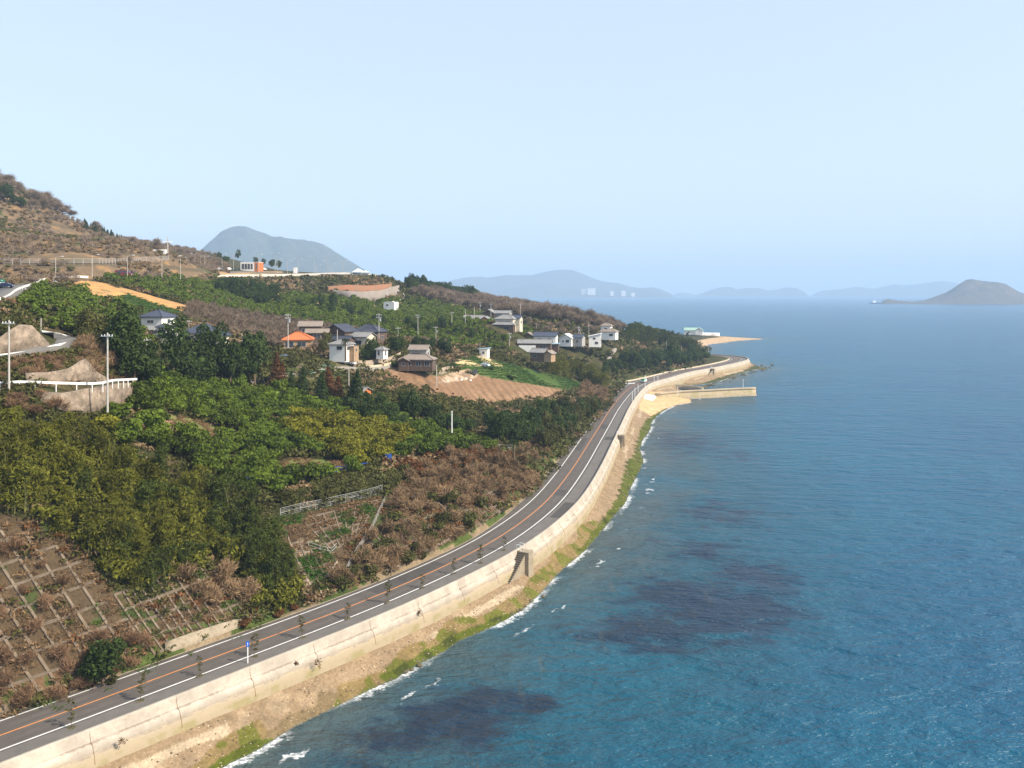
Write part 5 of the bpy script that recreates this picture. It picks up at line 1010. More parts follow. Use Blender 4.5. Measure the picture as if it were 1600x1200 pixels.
def house(label, px_, py_, Y, rot, vols, name='house', cat='house', sink=1.3, dz=0, group=None, sc=1.0):
    """vols: (x, y, w, d, z0, h, wall, roof kind, roof colour, roof h, windows front, windows side)"""
    g = G(px_, py_) if Y is None else Vector(((px_-800)/F*Y, Y, float(zat(np.array((px_-800)/F*Y), np.array(Y)))))
    if Y is not None: g.z = HC-(py_-YH)*Y/F
    e = empty(name, g+Vector((0, 0, dz)), R(rot), label, cat, group)
    e.scale = (sc, sc, sc)
    for (x, y, w, d, z0, h, wc, rk_, rc, rh, wf, wsd) in vols:
        mb = MB(); zb = z0-(sink if z0 < .1 else 0); mb.box((x, y, (zb+z0+h)/2), (w, d, z0+h-zb))
        if rk_ == 'gable': mb.add([(x-w/2,y-d/2,z0+h),(x-w/2,y,z0+h+rh*d/(d+1.1)),(x-w/2,y+d/2,z0+h),(x+w/2,y-d/2,z0+h),(x+w/2,y,z0+h+rh*d/(d+1.1)),(x+w/2,y+d/2,z0+h)], [(0,2,1),(3,4,5)])
        if rk_ == 'gabley': mb.add([(x-w/2,y-d/2,z0+h),(x,y-d/2,z0+h+rh*w/(w+1.1)),(x+w/2,y-d/2,z0+h),(x-w/2,y+d/2,z0+h),(x,y+d/2,z0+h+rh*w/(w+1.1)),(x+w/2,y+d/2,z0+h)], [(0,1,2),(3,5,4)])
        if rk_ == 'mono': mb.add([(x-w/2,y-d/2,z0+h),(x+w/2,y-d/2,z0+h),(x+w/2,y-d/2,z0+h+rh*w/(w+1)),(x-w/2,y+d/2,z0+h),(x+w/2,y+d/2,z0+h),(x+w/2,y+d/2,z0+h+rh*w/(w+1))], [(0,1,2),(3,5,4),(1,4,5,2)])
        mb.build('wall', WM[wc], e)
        if rc:
            r_ = roof_mesh(w, d, rh, rk_, .55 if rk_ != 'flat' else .1).build('roof', RM[rc], e, (x, y, z0+h+(.0 if rk_ != 'mono' else .05)))
        for side, lst in (('f', wf), ('s', wsd)):
            for (u, v, ww, wh) in lst or []:
                fm = MB(); gm_ = MB()
                if side == 'f': cx, cy, dx, dy = x+u, y-d/2-.03, ww, .10
                else: cx, cy, dx, dy = x+w/2+.03, y+u, .10, ww
                zc = z0+v+wh/2
                for s_ in (-1, 1):
                    fm.box((cx, cy, zc+s_*(wh/2)), (dx+(.1 if side == 'f' else .04), dy+(.04 if side == 'f' else .1), .09))
                    fm.box((cx+(s_*ww/2 if side == 'f' else 0), cy+(0 if side == 'f' else s_*ww/2), zc), (.09 if side == 'f' else .12, .12 if side == 'f' else .09, wh-.09))
                fm.box((cx, cy, zc), (.06 if side == 'f' else .11, .11 if side == 'f' else .06, wh-.09))
                f_ = fm.build('window', M_FR, e); gm_.box((cx, cy+(.01 if side == 'f' else 0), zc), (ww-.1 if side == 'f' else .07, .07 if side == 'f' else ww-.1, wh-.1)); gm_.build('pane', mat_get('glass'), f_)
    return e
W1 = [(-2,.9,1.6,1.2),(1.6,.9,1.6,1.2)]
house('white two-storey house with dark blue hipped roof standing alone on the left hill', 250, 526, 232, -14, sc=.93, vols=[
 (-.5,0,7.0,6.5,0,5.9,'white','hip','navy',1.9,[(-.9,4.2,.9,.8),(.2,4.2,.9,.8),(.2,.3,1.2,1.9),(1.4,1.2,1.0,.8),(-2.2,1.4,.9,.8)],[(0,4.0,1.2,1.3),(1,1.2,1,1.2)]),(3.6,-2.6,2.6,3.0,0,2.9,'white','hip','navy',.9,[(0,.2,1.0,2.0)],[])])
house('low weathered shed with grey roof left of the white two-storey house', 221, 523, 236, -10, [(0,0,4.2,4,0,2.3,'grey','gable','grey',1.2,[(0,.4,1.6,1.2)],[]),(1.5,2.5,4,3,0,3,'grey','hip','navy',1,[],[])], 'shed', 'shed')
house('small white gate block beside the white two-storey house', 267, 530, 222, -10, [(0,0,4.5,2.5,0,1.6,'white','flat','white',.2,[],[])], 'gate_block', 'outbuilding')
house('low house with broad dark blue hipped roof above the tall dark trees', 324, 535, 238, -12, [(-1,0,9.2,7.5,0,2.6,'cream','hip','navy',2.4,[(-2,.7,2.2,1.4),(2,.7,1.6,1.4)],[(0,.7,2,1.4)]),(4.4,-1.5,4,4.5,0,2.1,'cream','hip','navy',1.3,[(0,.6,1.5,1.2)],[])])
house('low house with bright orange hipped roof beside a utility pole', 466, 543, 262, 10, [(0,0,8.6,7.2,0,2.5,'tan','hip','orange',2.1,[(-2.4,.3,2.6,1.7),(1.3,.5,2.6,1.5)],[(0,.5,2.2,1.5)])])
house('grey-brown gabled house behind the orange roof', 486, 530, 282, 8, [(0,0,7.2,6,0,4.4,'wood','gable','brown',1.5,[(-1,2.6,3.6,1.1)],[]),(2.5,-4,7,4,0,2.3,'wood','gable','brown',1.2,[(0,.4,2.4,1.4)],[])])
house('large dark timber house with black tiled gable behind the white house with grey roof', 536, 541, 284, -22, sc=.95, vols=[(-1,0,8.6,8,0,5.2,'wood','gabley','black',2.6,[(0,3.2,2.8,1.1)],[(0,3,2.6,1.2),(2.4,.6,1.6,1.4)]),(2,-5.5,10,4,0,2.6,'wood','gable','black',1.3,[(-2,.3,2.6,1.7),(2,.3,2.6,1.7)],[]),(7,2,7,6,0,3.4,'cream','gable','grey',1.6,[(0,1,2.6,1.3)],[(0,1,1.5,1.2)])])
house('dark open barn with black tiled roof at the right of the timber house', 578, 532, 292, -18, [(0,0,9.5,7.5,0,3.1,'wood','hip','black',2.4,[(-2,.1,3.4,2.5),(2.4,.1,2.6,2.3)],[(0,.6,1.5,1.2)])], 'barn', 'barn')
house('white two-storey house with grey hipped roof at the end of the village lane', 534, 559, 254, -20, sc=.82, vols=[(0,0,6.6,6.4,0,5.0,'white','hip','grey',1.6,[(1.0,3.2,2.3,1.3)],[(-1,3,1.6,1.4),(1.6,.4,1.3,2)]),(4.2,1.5,2.2,3.4,0,4.2,'tan','flat','brown',.2,[],[(0,2.5,1.1,1)])])
house('little white gatehouse with grey roof inside the stone-walled garden', 597, 556, 264, -25, sc=.74, vols=[(0,0,3.6,3.4,0,2.6,'white','hip','grey',1.3,[(-.6,.3,.9,1.9)],[(0,.3,1.0,1.9)])], name='gatehouse', cat='gatehouse')
house('grey two-storey house with spreading brown roofs at the edge of the brown field', 656, 572, 268, -8, sc=.92, vols=[(-.6,2,6.2,5.2,0,5.6,'grey','gable','brown',1.5,[(-.6,3.6,3.2,1.1)],[(0,3.5,1.3,1.3)]),(-.2,-2,11.5,5.4,0,2.5,'wood','hip','brown',1.5,[(-3.4,.5,3.4,1.4),(.9,.4,1.8,1.7),(3.9,.4,1.7,1.9)],[(0,.5,1.5,1.2)]),(-4.5,-3.9,3.4,2.8,0,2.1,'wood','gabley','brown',1.1,[(0,.4,1.2,1.2)],[])])
house('small orange-walled shed with grey roof among dark trees below the lane', 565, 625, 224, -30, sc=.85, sink=.4, vols=[(0,0,4.2,4,0,2.9,'orange','gable','grey',1.1,[(0,.6,1.4,1.2)],[]),(0,-1.9,4.4,.4,2.3,.5,'cream',None,None,0,[],[])], name='shed', cat='shed')
house('plain white box building below the grey curved retaining wall', 611, 481, 452, -20, [(0,0,6.4,5,0,3.0,'white','flat','white',.25,[(-1,1,1.2,1)],[])], 'storehouse', 'storehouse')
house('low grey-roofed house with red-orange gable near the cluster of poles', 744, 508, 425, -12, [(-1,0,10,7,0,2.9,'wood','gable','grey',2.0,[(-2,.6,2.5,1.4)],[]),(5.5,-1.5,6.4,5.6,0,2.3,'orange','gabley','grey',2.0,[],[])])
house('traditional two-storey house with layered grey tiled roofs in the upper village', 790, 515, 412, -18, [(0,1,9.2,7,0,5.2,'cream','hip','grey',2.0,[(-2,3.2,2.8,1.1),(2,3.2,2.2,1.1)],[(0,3.1,1.6,1.1)]),(.4,-3.4,10.5,3.4,0,2.5,'wood','hip','grey',1.2,[(-2.5,.4,3,1.5),(2,.4,3,1.5)],[]),(3.5,5,6,5,0,5.4,'cream','gable','navy',1.6,[],[(0,3,1.5,1.1)])])
house('grey gabled house behind the traditional two-storey house', 772, 498, 470, -15, [(-2.5,0,7,7,0,3.0,'wood','gabley','grey',2.2,[(0,.6,2.4,1.3)],[]),(5,1,9,6,0,3.0,'grey','gable','grey',1.5,[(0,.6,2.4,1.3)],[])])
house('wide house with navy tiled roof and white side wall', 842, 535, 425, -12, [(3.5,0,11.5,6.5,0,3.2,'white','gable','navy',2.0,[(2.5,1,2,1.2),(-2.5,1,2,1.2)],[(0,1,1.4,1.2)]),(-5.2,-.5,6,6,0,3.0,'wood','gabley','brown',2.0,[(0,.6,2.6,1.3)],[])])
house('long single-storey building with grey roof over a white lower wall', 836, 545, 396, -8, [(0,0,15.5,5.6,0,2.6,'wood','gable','grey',1.7,[(4,.5,3,1.3),(-.5,.5,2.2,1.3)],[(0,.5,1.5,1.2)]),(-3.4,-3.1,8,.5,0,1.8,'white',None,None,0,[],[])], 'long_house', 'house')
house('little shed with pale blue roof right of the long grey-roofed building', 866, 545, 398, -10, [(0,0,4.2,3.6,0,2.1,'wood','mono','blue',.4,[],[])], 'shed', 'shed')
house('small white gabled house with dark right wing', 889, 537, 442, -22, [(-1,0,6.8,6.4,0,2.9,'white','gabley','white',2.2,[(-1.3,.9,.8,.9),(1.2,.8,1.8,1.4)],[]),(5,2,5,6,0,3.2,'grey','gable','navy',1.6,[(0,.8,1.4,1.2)],[])])
house('modern white house with a single sloping roof beside tall poles', 930, 538, 446, -8, [(0,0,6.2,6,0,4.2,'white','mono','white',1.6,[(-.4,2.8,1.3,1.0),(.8,.3,1.6,1.3)],[(0,.3,1.4,3.0)])])
house('white house with two-tiered pyramid roofs on a small rise', 949, 527, 476, -20, [(1.0,0,9,7,0,3.2,'white','hip','brown',1.9,[(2,.9,2.2,1.3)],[(0,.9,1.6,1.2)]),(-.8,1.5,5.6,5,3.4,3.0,'white','hip','brown',1.6,[(0,1,1.6,1.0)],[(0,1,1.3,1)])])
house('small grey-roofed house with tan side wall above the bare thicket', 846, 560, 372, -25, [(-1,0,6.4,5.5,0,2.6,'wood','gable','grey',1.7,[(-1,.5,2,1.3)],[]),(4,0,3.4,5,0,2.2,'tan','gabley','brown',1.3,[],[])])
house('tiny white shed with pale blue roof at the end of the field track', 757, 555, 338, -15, [(0,0,3.4,3,0,2.4,'white','mono','blue',.4,[(0,.6,.9,.9)],[])], 'shed', 'shed')
house('distant house with pale green roof on the sandy point', 1084, 521, 925, -15, [(-3,0,14,9,0,3.5,'white','gable','green',2.8,[(-2,.9,2,1.2)],[]),(6,-1,8,9,0,3.5,'white','gabley','green',3.0,[],[])])
house('pale service building with an orange panel on the ridge', 394, 422, 552, -6, [(-1.6,0,9.4,8,0,5.0,'white','flat','white',.3,[(-3,.5,1.6,3.6),(-1,.5,1.6,3.6),(1,.5,1.6,3.6),(3,.5,1.4,3.6)],[]),(4.6,0,3.0,8,0,5.0,'orange','flat','white',.3,[(0,.5,.9,3.6)],[])], 'service_building', 'building')
house('narrow white tower beside the ridge road lamps', 461.5, 430, 545, 0, [(0,0,2.0,2.0,0,4.8,'white','flat','white',.2,[],[])], 'white_tower', 'tower')
for k, (x, y, s_) in enumerate([(560,430,1.0),(571,430.5,.7)]):
    g = G(x, y); g = Vector(((x-800)/F*535, 535, HC-(y-YH)*535/F)); e = empty('tent', g, .2, ['larger white peaked tent roof at the ridge end', 'smaller white peaked tent roof right of the larger one'][k], 'tent')
    mb = MB(); mb.add([(-4.2*s_,-3,2.0),(4.2*s_,-3,2.0),(4.2*s_,3,2.0),(-4.2*s_,3,2.0),(0,0,4.0*s_+.4)], [(0,1,4),(1,2,4),(2,3,4),(3,0,4),(3,2,1,0)]); mb.build('tent_roof', RM['white'], e)
    for sx in (-1, 1):
        for sy in (-1, 1): MB().tube((sx*4*s_, sy*2.8, -1), (sx*4*s_, sy*2.8, 2.05), .09).build('leg', mat_get('white_paint'), e)
# far hotel and harbour houses across the water
house('distant white hotel block across the water', 924, 454.5, 8780, 0, [(0,0,80,60,0,30,'white','flat','white',3,[(0,18,60,3)],[]),(-70,10,70,50,0,20,'cream','flat','white',3,[],[])], 'hotel', 'hotel', sink=80)
for k, (x, y, w_, lab) in enumerate([(956,458,34,'tiny distant white building just right of the hotel'),(974,457.5,44,'tiny distant white building further right along the far shore'),(989,460.5,36,'tiny distant white building at the tip of the far shore'),(858,460,60,'tiny distant white building on the far shore left of the hotel')]):
    house(lab, x, y-1, 8750, 0, [(0,0,w_,30,0,9,'white','hip','white',6,[],[])], 'far_building', 'building', sink=60)
# garden wall, lane
m_stone = mat('stone_wall', (.36,.28,.20), .95, var=(.24,.19,.14), vs=1.4, bump=.08, bs=3)
wall_ribbon('garden_wall', [(552,572),(575,573),(600,570),(615,566),(626,560)], [1.9,1.9,2.1,2.2,2.2], m_stone, 'stone garden wall with notched top beside the gatehouse', 'wall', .4, batter=.05)
wall_ribbon('field_wall', [(574,577),(590,578),(605,575),(618,571)], [1.2,1.6,1.6,1.2], mat('pale_stone', (.48,.40,.28), .95, var=(.38,.3,.2), vs=1.2), 'pale stone wall under the lane at the top of the brown field', 'wall', .5, batter=.1)
wall_ribbon('stone_bank', [(672,584),(688,585),(705,580),(712,573)], [1.6,2.0,2.2,1.5], m_stone, 'rough stone bank right of the brown-roofed house', 'bank', .8, batter=.3)
hill_road('village_lane', [(385,596),(415,592),(450,585),(490,578),(530,574),(565,576),(600,573),(626,566)], 3.2, mat('pale_asphalt', (.20,.18,.16), .95, var=(.26,.23,.19), vs=.5))
hill_road('village_lane', [(948,562),(952,553),(958,546),(955,541)], 4.0, bpy.data.materials['pale_asphalt'])
# ------------------------------------------------------------------ poles
def pole(px_, top, base, label, arms=1, tank=False, group='utility poles of the village', Y=None):
    if Y is None: g = G(px_, base)
    else: g = Vector(((px_-800)/F*Y, Y, HC-(base-YH)*Y/F))
    h = (base-top)*g.y/F; e = empty('utility_pole', g, 0, label, 'utility pole', group); r_ = .17 if h > 6 else .11
    MB().tube((0, 0, -.6), (0, 0, h), r_, r_*.72, 8).build('mast', mat_get('pole'), e)
    for k in range(arms):
        z_ = h-.5-k*.9; a_ = MB().box((0, -.2, z_), (1.9, .1, .12)).build('crossarm', mat_get('grey_metal'), e)
        for x in (-.8, -.35, .35, .8): MB().tube((x, -.2, z_+.05), (x, -.2, z_+.28), .06).build('insulator', mat_get('white_paint'), a_)
    if tank: MB().tube((.42, 0, h-2.6), (.42, 0, h-1.6), .28, n=10).build('transformer', mat_get('grey_metal'), e)
    return e
PB = dict(label=None)
POLES = [(168,520,638,'tall pale utility pole in front of the lower retaining wall',1,0,128),(14,500,612,'tall utility pole at the left edge by the guardrails',1,0,124),(229,528,585,'weathered utility pole between the bend and the white two-storey house',1,0,168),(64,497,521,'short pale pole above the upper hairpin',0,0,None),(295,500,523,'utility pole left of the low blue-roofed house',1,0,None),(378,521,547,'bare pole right of the low blue-roofed house',0,0,None),
 (450,490,545,'utility pole beside the orange-roofed house',2,1,250),(527,515,547,'slim pole in front of the dark timber house',0,0,None),(592,490,526,'utility pole at the right of the black-roofed barn',2,1,288),(622,511,533,'short utility pole above the little gatehouse',1,0,None),(653,491,532,'tall utility pole behind the grey two-storey house',2,0,None),(681,510,535,'utility pole right of the tall one behind the grey house',1,1,None),
 (706,487,511,'pole left of the upper village houses',1,0,None),(727,483,511,'bare pole beside the red-orange gable house',0,0,None),(741,478,508,'pole in front of the red-orange gable house',0,0,None),(750,472,496,'utility pole behind the red-orange gable house',1,1,None),(767,474,502,'utility pole between the upper village roofs',1,0,None),(792,464,486,'pole rising behind the upper village',0,0,None),(813,474,503,'utility pole right of the layered-roof house',1,0,None),(828,481,496,'small pole on the edge of the bare wood',1,0,None),
 (838,505,519,'short pole above the navy roof',0,0,None),(796,520,546,'utility pole left of the long grey-roofed building',1,1,None),(750,533,547,'short pole above the tiny white shed',0,0,None),(904,510,545,'utility pole right of the small white gabled house',1,1,None),(907,518,537,'slim pole behind the lane junction',0,0,None),(912,519,546,'slim pole beside the lane junction',0,0,None),(920,503,545,'tall pole left of the modern white house',0,0,None),
 (1041,533,551,'utility pole above the trees near the headland',0,0,None),(1065,540,556,'second utility pole above the trees near the headland',0,0,None),(1107,542,556,'last utility pole before the headland bend',0,0,None),(545,576,612,'slim pole among the conifers above the orange shed',0,0,None),(398,554,568,'short pole left of the village lane',0,0,None),(682,570,604,'rusty slim pole standing at the brown field',0,0,None)]
for (x, t_, b_, lab, arms, tk, Y_) in POLES: pole(x, t_, b_, lab, arms, bool(tk), Y=Y_)
e = pole(706, 642, 703, 'lone slender white pole at the lower orchard edge', 0, False, None, 200); e.children[0].data.materials[0] = mat_get('white_paint')
# a few wires between poles
def wire(a, b_, sag, label):
    mb = MB(); a = Vector(a); b_ = Vector(b_); prev = a
    for k in range(1, 13):
        t = k/12; q = a.lerp(b_, t)-Vector((0, 0, sag*4*t*(1-t))); mb.tube(prev, q, .022, n=4, cap=False); prev = q
    tag(mb.build('wire', mat_get('black')), label, 'wire')
def ptop(x, t_, b_, Y): return WD(x, t_+1.5, Y)
wire(ptop(14,500,612,124), ptop(168,520,638,128), 1.2, 'power line between the two tall poles by the bends'); wire(ptop(168,520,638,128), ptop(229,528,585,168), .8, 'power line from the tall pale pole to the weathered pole')
wire(ptop(14,500,612,124), np.array([-130, 118, 50.]), .8, 'power line running off the left edge from the tall pole')
for (p1, p2, lb) in [((450,490,545,250),(592,490,526,288),'power line across the village rooftops'),((592,490,526,288),(653,491,532,330),'power line from the barn pole to the tall pole'),((653,491,532,330),(706,487,511,400),'power line running toward the upper village'),((727,483,511,410),(767,474,502,440),'power line above the red-orange gable house'),((767,474,502,440),(813,474,503,450),'power line above the layered roofs'),((904,510,545,430),(920,503,545,440),'short power line by the white houses'),((295,500,523,240),(229,528,585,168),'power line down to the weathered pole')]:
    wire(ptop(*p1), ptop(*p2), 1.0, lb)
# street lamps on the ridge and expressway
def lamp(px_, top, base, label, Y=None, double=False, left=False):
    g = G(px_, base) if Y is None else Vector(((px_-800)/F*Y, Y, HC-(base-YH)*Y/F)); h = (base-top)*g.y/F; e = empty('street_lamp', g, 0, label, 'street lamp', 'street lamps of the ridge road')
    MB().tube((0, 0, -1), (0, 0, h), .14, .08, 7).build('post', mat_get('pole'), e)
    for s_ in ((-1, 1) if double else ((-1,) if left else (1,))):
        a_ = MB().tube((0, 0, h-.05), (s_*2.0, 0, h+.35), .06, .05).build('arm', mat_get('pole'), e); MB().box((s_*2.4, 0, h+.36), (.95, .34, .18)).build('lamp_head', mat_get('lamp'), a_)
LAMPS = [(87,402,436,300),(144,399,430,315),(199,400,432,330),(253,406,429,350),(282,403,433,365),(313,401,430,None),(320,401,424,520),(305,397,420,None),(347,397,422,None),(430,396,428,545),(434,405,428,None),(449,408,430,None),(466,405,430,None),(491,401,429,545),(512,408,429,545),(517,413,429,None),(536,408,429,None),(495,415,429,None),(404,398,422,None),(365,395,420,None)]
LL = ['leftmost lamp over the curved guardrail', 'second lamp from the left below the hill fence', 'third lamp from the left below the hill fence', 'lamp near the right end of the hill fence', 'tall lamp at the end of the hill fence']
for k, (x, t_, b_, Y_) in enumerate(LAMPS): lamp(x, t_, b_, 'street lamp with curved arm, '+LL[k] if k < 5 else ('pale street lamp along the ridge right of the white tower' if x > 462 else 'pale street lamp along the ridge around the service building'), Y_ or 540, x in (430, 491, 466), x in (305, 512))
g = G(262, 398); e = empty('radio_mast', g, 0, 'thin pale mast with crossbar on the hillside skyline', 'mast'); hm = 28*g.y/F
MB().tube((0, 0, -1), (0, 0, hm), .35, .2).build('mast_pole', mat_get('pole'), e); MB().box((0, 0, hm-2.5), (4.5, .4, .5)).build('crossbar', mat_get('white_paint'), e); MB().box((-4, 0, 1.2), (7, 4, 2.8)).build('equipment_hut', RM['white'], e)
# posts on the coast road and mole
for k, (x, t_, b_, z_) in enumerate([(1008,587,605,6.3),(1022,586,598,5.6),(1028,588,599,6.3),(997,601,612,6.3),(988,612,629,6.3),(992,606,622,6.3),(1059,604,617,3.2),(1161,593,609,3.2)]):
    p_ = W(x, b_, z_); h = (b_-t_)*p_[1]/F; e = empty('marker_post', p_, 0, ['white post beside the pale truck', 'white post landward of the seawall gap', 'white post at the seawall gap', 'white post on the pavement before the gap', 'first white post along the pavement rail', 'second white post along the pavement rail', 'thin post at the root of the mole', 'thin post near the tip of the mole'][k], 'post')
    MB().tube((0, 0, -.3), (0, 0, h), .10, n=6).build('post', mat_get('white_paint'), e); MB().box((0, 0, h-.1), (.3, .24, .3)).build('cap', mat_get('lamp'), e)
# blue marker sign
p_ = W(387, 1036, RZ+.1); e = empty('marker_sign', p_, R(10), 'blue road marker sign on a white post beside the seawall', 'sign')
MB().tube((0, 0, -.1), (0, 0, 2.25), .07, n=8).build('post', mat_get('white_paint'), e)
sg = MB().box((0, -.08, 2.45), (.42, .06, .62)).build('sign_plate', mat('sign_blue', (.02,.13,.55), .5), e)
mk = MB(); mk.box((0, -.125, 2.42), (.06, .01, .30)); mk.box((0, -.125, 2.60), (.14, .01, .06)); mk.build('symbol', mat_get('white_paint'), sg); MB().box((0, -.08, 2.80), (.22, .05, .08)).build('finial', bpy.data.materials['sign_blue'], e)
# green expressway sign at the left edge
g = Vector(((2-800)/F*238, 238, HC-(446-YH)*238/F)); e = empty('direction_sign', g, 0, 'green and white road sign at the left edge above the dark car', 'sign')
MB().box((0, 0, 1.35), (1.9, .1, .8)).build('green_plate', mat('sign_green', (.01,.22,.13), .5), e); MB().box((0, 0, .72), (1.9, .1, .42)).build('white_plate', mat_get('white_paint'), e)
for s_ in (-.6, .6): MB().tube((s_, .1, -1.4), (s_, .1, 1.7), .06).build('post', mat_get('grey_metal'), e)
mk = MB(); mk.box((.2, -.06, 1.4), (.5, .02, .16)); mk.build('symbol', mat_get('white_paint'), e)
# ------------------------------------------------------------------ cars
def car(px_, py_, z, rot, colour, label, kind='car', scale=1.0):
    p_ = W(px_, py_, z) if z is not None else G(px_, py_)+Vector((0, 0, .15)); e = empty({'car': 'parked_car', 'van': 'van', 'truck': 'small_truck'}[kind], p_, R(rot), label, kind); e.scale = (scale,)*3; m = mat(colour[0], colour[1], .3, spec=.5)
    L, Wd = 4.3, 1.7
    prof = {'car': [(-2.15,.35),(-2.15,.85),(-1.95,.98),(-1.3,1.02),(-.75,1.46),(.75,1.46),(1.35,1.0),(2.05,.88),(2.15,.7),(2.15,.35)], 'van': [(-2.1,.35),(-2.1,1.75),(-1.95,1.9),(1.0,1.9),(1.55,1.1),(2.05,1.0),(2.12,.8),(2.12,.35)], 'truck': [(-2.1,.55),(-2.1,.95),(.55,.95),(.6,1.8),(1.4,1.8),(1.8,1.1),(2.0,.95),(2.0,.35),(.4,.35),(.3,.55)]}[kind]
    n = len(prof); mb = MB()
    def wy(z_): return Wd/2*(1 if z_ < 1.05 else .86)
    mb.add([(x, -wy(z_), z_) for x, z_ in prof]+[(x, wy(z_), z_) for x, z_ in prof], [tuple(range(n)), tuple(range(2*n-1, n-1, -1))]+[(i, n+i, n+(i+1) % n, (i+1) % n) for i in range(n)]); mb.build('body', m, e)
    top = 1.42 if kind == 'car' else 1.72; xs = {'car': (-.95, .95), 'van': (-1.7, 1.1), 'truck': (.68, 1.4)}[kind]
    for s_ in (-1, 1): MB().add([(xs[0], s_*(Wd/2*.93), 1.06), (xs[1]+.15, s_*(Wd/2*.93), 1.06), (xs[1]-.25, s_*(Wd/2*.875), top), (xs[0]+.25, s_*(Wd/2*.875), top)], [(0,1,2,3) if s_ < 0 else (3,2,1,0)]).build('side_window', mat_get('glass'), e)
    fx = {'car': (1.30, 1.04, .80, 1.43), 'van': (1.56, 1.14, 1.10, 1.80), 'truck': (1.83, 1.14, 1.46, 1.74)}[kind]; MB().add([(fx[0]+.03, -.66, fx[1]), (fx[0]+.03, .66, fx[1]), (fx[2]+.03, .6, fx[3]), (fx[2]+.03, -.6, fx[3])], [(0,1,2,3)]).build('windscreen', mat_get('glass'), e)
    for s_ in (-1, 1):
        for x in (-1.35, 1.35):
            w_ = MB().tube((x, s_*.66, .32), (x, s_*.87, .32), .32, n=12).build('wheel', mat_get('tyre'), e); MB().tube((x, s_*.86, .32), (x, s_*.89, .32), .18, n=8).build('rim', mat_get('grey_metal'), w_)
        MB().box((2.1 if kind != 'truck' else 1.98, s_*.58, .72), (.12, .3, .16)).build('headlight', mat_get('lamp'), e)
    return e
t_ = car(1006, 597.5, RZ, 62, ('pale_paint', (.72,.76,.74)), 'pale truck with green load driving on the far road', 'truck', 1.15)
MB().box((-.8, 0, 1.35), (2.3, 1.5, .8)).build('load', mat('green_load', (.10,.28,.16), .7), t_)
car(956, 606.5, RZ, 70, ('black_paint', (.02,.02,.022)), 'black car parked in the lay-by where the road bends')
car(545, 570.5, None, -15, ('white_paint_car', (.8,.8,.8)), 'white van parked in front of the white house with grey roof', 'van')
car(194, 434, None, 5, ('dark_red_paint', (.16,.008,.012)), 'dark red vehicle behind the orchard hedge below the street lamps', 'van', 1.5)
car(8, 450.5, None, 10, ('dark_blue_paint', (.012,.018,.05)), 'dark blue car on the ramp at the left edge')
car(757, 573.5, None, -30, ('silver_paint', (.5,.55,.6)), 'silver-blue car parked in the bright green field')
car(738, 585, None, 10, ('dark_grey_paint', (.04,.045,.05)), 'dark pickup beside the field spoil heaps', 'truck')
car(443, 563, None, -10, ('blue_grey_paint', (.12,.17,.24)), 'blue-grey car beside the lane under the rusty shrubs')
car(404, 598.5, None, 20, ('black_paint_two', (.02,.02,.02)), 'black car at the left end of the village lane')
for k, (x, c_) in enumerate([(334,(.03,.03,.035)),(341,(.5,.5,.5)),(349,(.02,.03,.06)),(357,(.75,.75,.75)),(366,(.03,.03,.03)),(412,(.7,.7,.7))]): car(x, 422.5, 66 if False else None, 15*k, ('lot_paint_%d' % k, c_), ['black car parked leftmost on the ridge car park', 'grey car second on the ridge car park', 'dark blue car in the middle of the ridge car park', 'white car left of the service building', 'black car right beside the service building', 'white car at the right of the service building'][k], 'car', 1.1)
# ------------------------------------------------------------------ blue water tanks, mirror, sand bags
for k, (x, y, r_, h, lab) in enumerate([(370,541,.6,1.2,'blue water tank beside the low blue-roofed house'),(606,724,.8,2.0,'dark blue tank at the edge of the yellow-green orchard'),(378,592,.6,1.3,'blue drum by the lane below the dark trees')]):
    g = G(x, y); e = empty('water_tank', g, 0, lab, 'tank'); MB().tube((0, 0, -.3), (0, 0, h), r_, r_, 14).build('body', mat('tank_blue', (.015,.06,.25), .5), e); MB().tube((0, 0, h), (0, 0, h+.12), r_*.6, r_*.4, 12).build('lid', mat_get('black'), e)
for k, (x, y) in enumerate([(713,592),(721,594),(728,592),(735,595),(700,596)]):
    g = G(x, y); tag(MB().box((0, 0, .2), (.8, .6, .5), .4*k, .85).build('sack', mat_get('white_paint'), None, g), 'pale sack or block lying among the spoil heaps of the brown field', 'sack', 'pale blocks at the brown field')
# green nets by the lane
for k, (x, y, w_) in enumerate([(505,573,3.2),(498,580,2.6),(478,583,2.2)]):
    g = G(x, y); bm = bmesh.new(); bmesh.ops.create_icosphere(bm, subdivisions=2, radius=1)
    for v in bm.verts: v.co = Vector((v.co.x*w_, v.co.y*1.2, max(v.co.z, -.2)*.6))*(1+random.uniform(-.18, .18))
    me = bpy.data.meshes.new('net_heap'); bm.to_mesh(me); bm.free(); me.materials.append(mat('green_net', (.13,.28,.2), .9)); tag(link('net_heap', me, None, g), ['heap of green netting beside the lane, farthest right', 'heap of green netting in the middle beside the lane', 'heap of green netting nearest the rusty conifers'][k], 'netting')
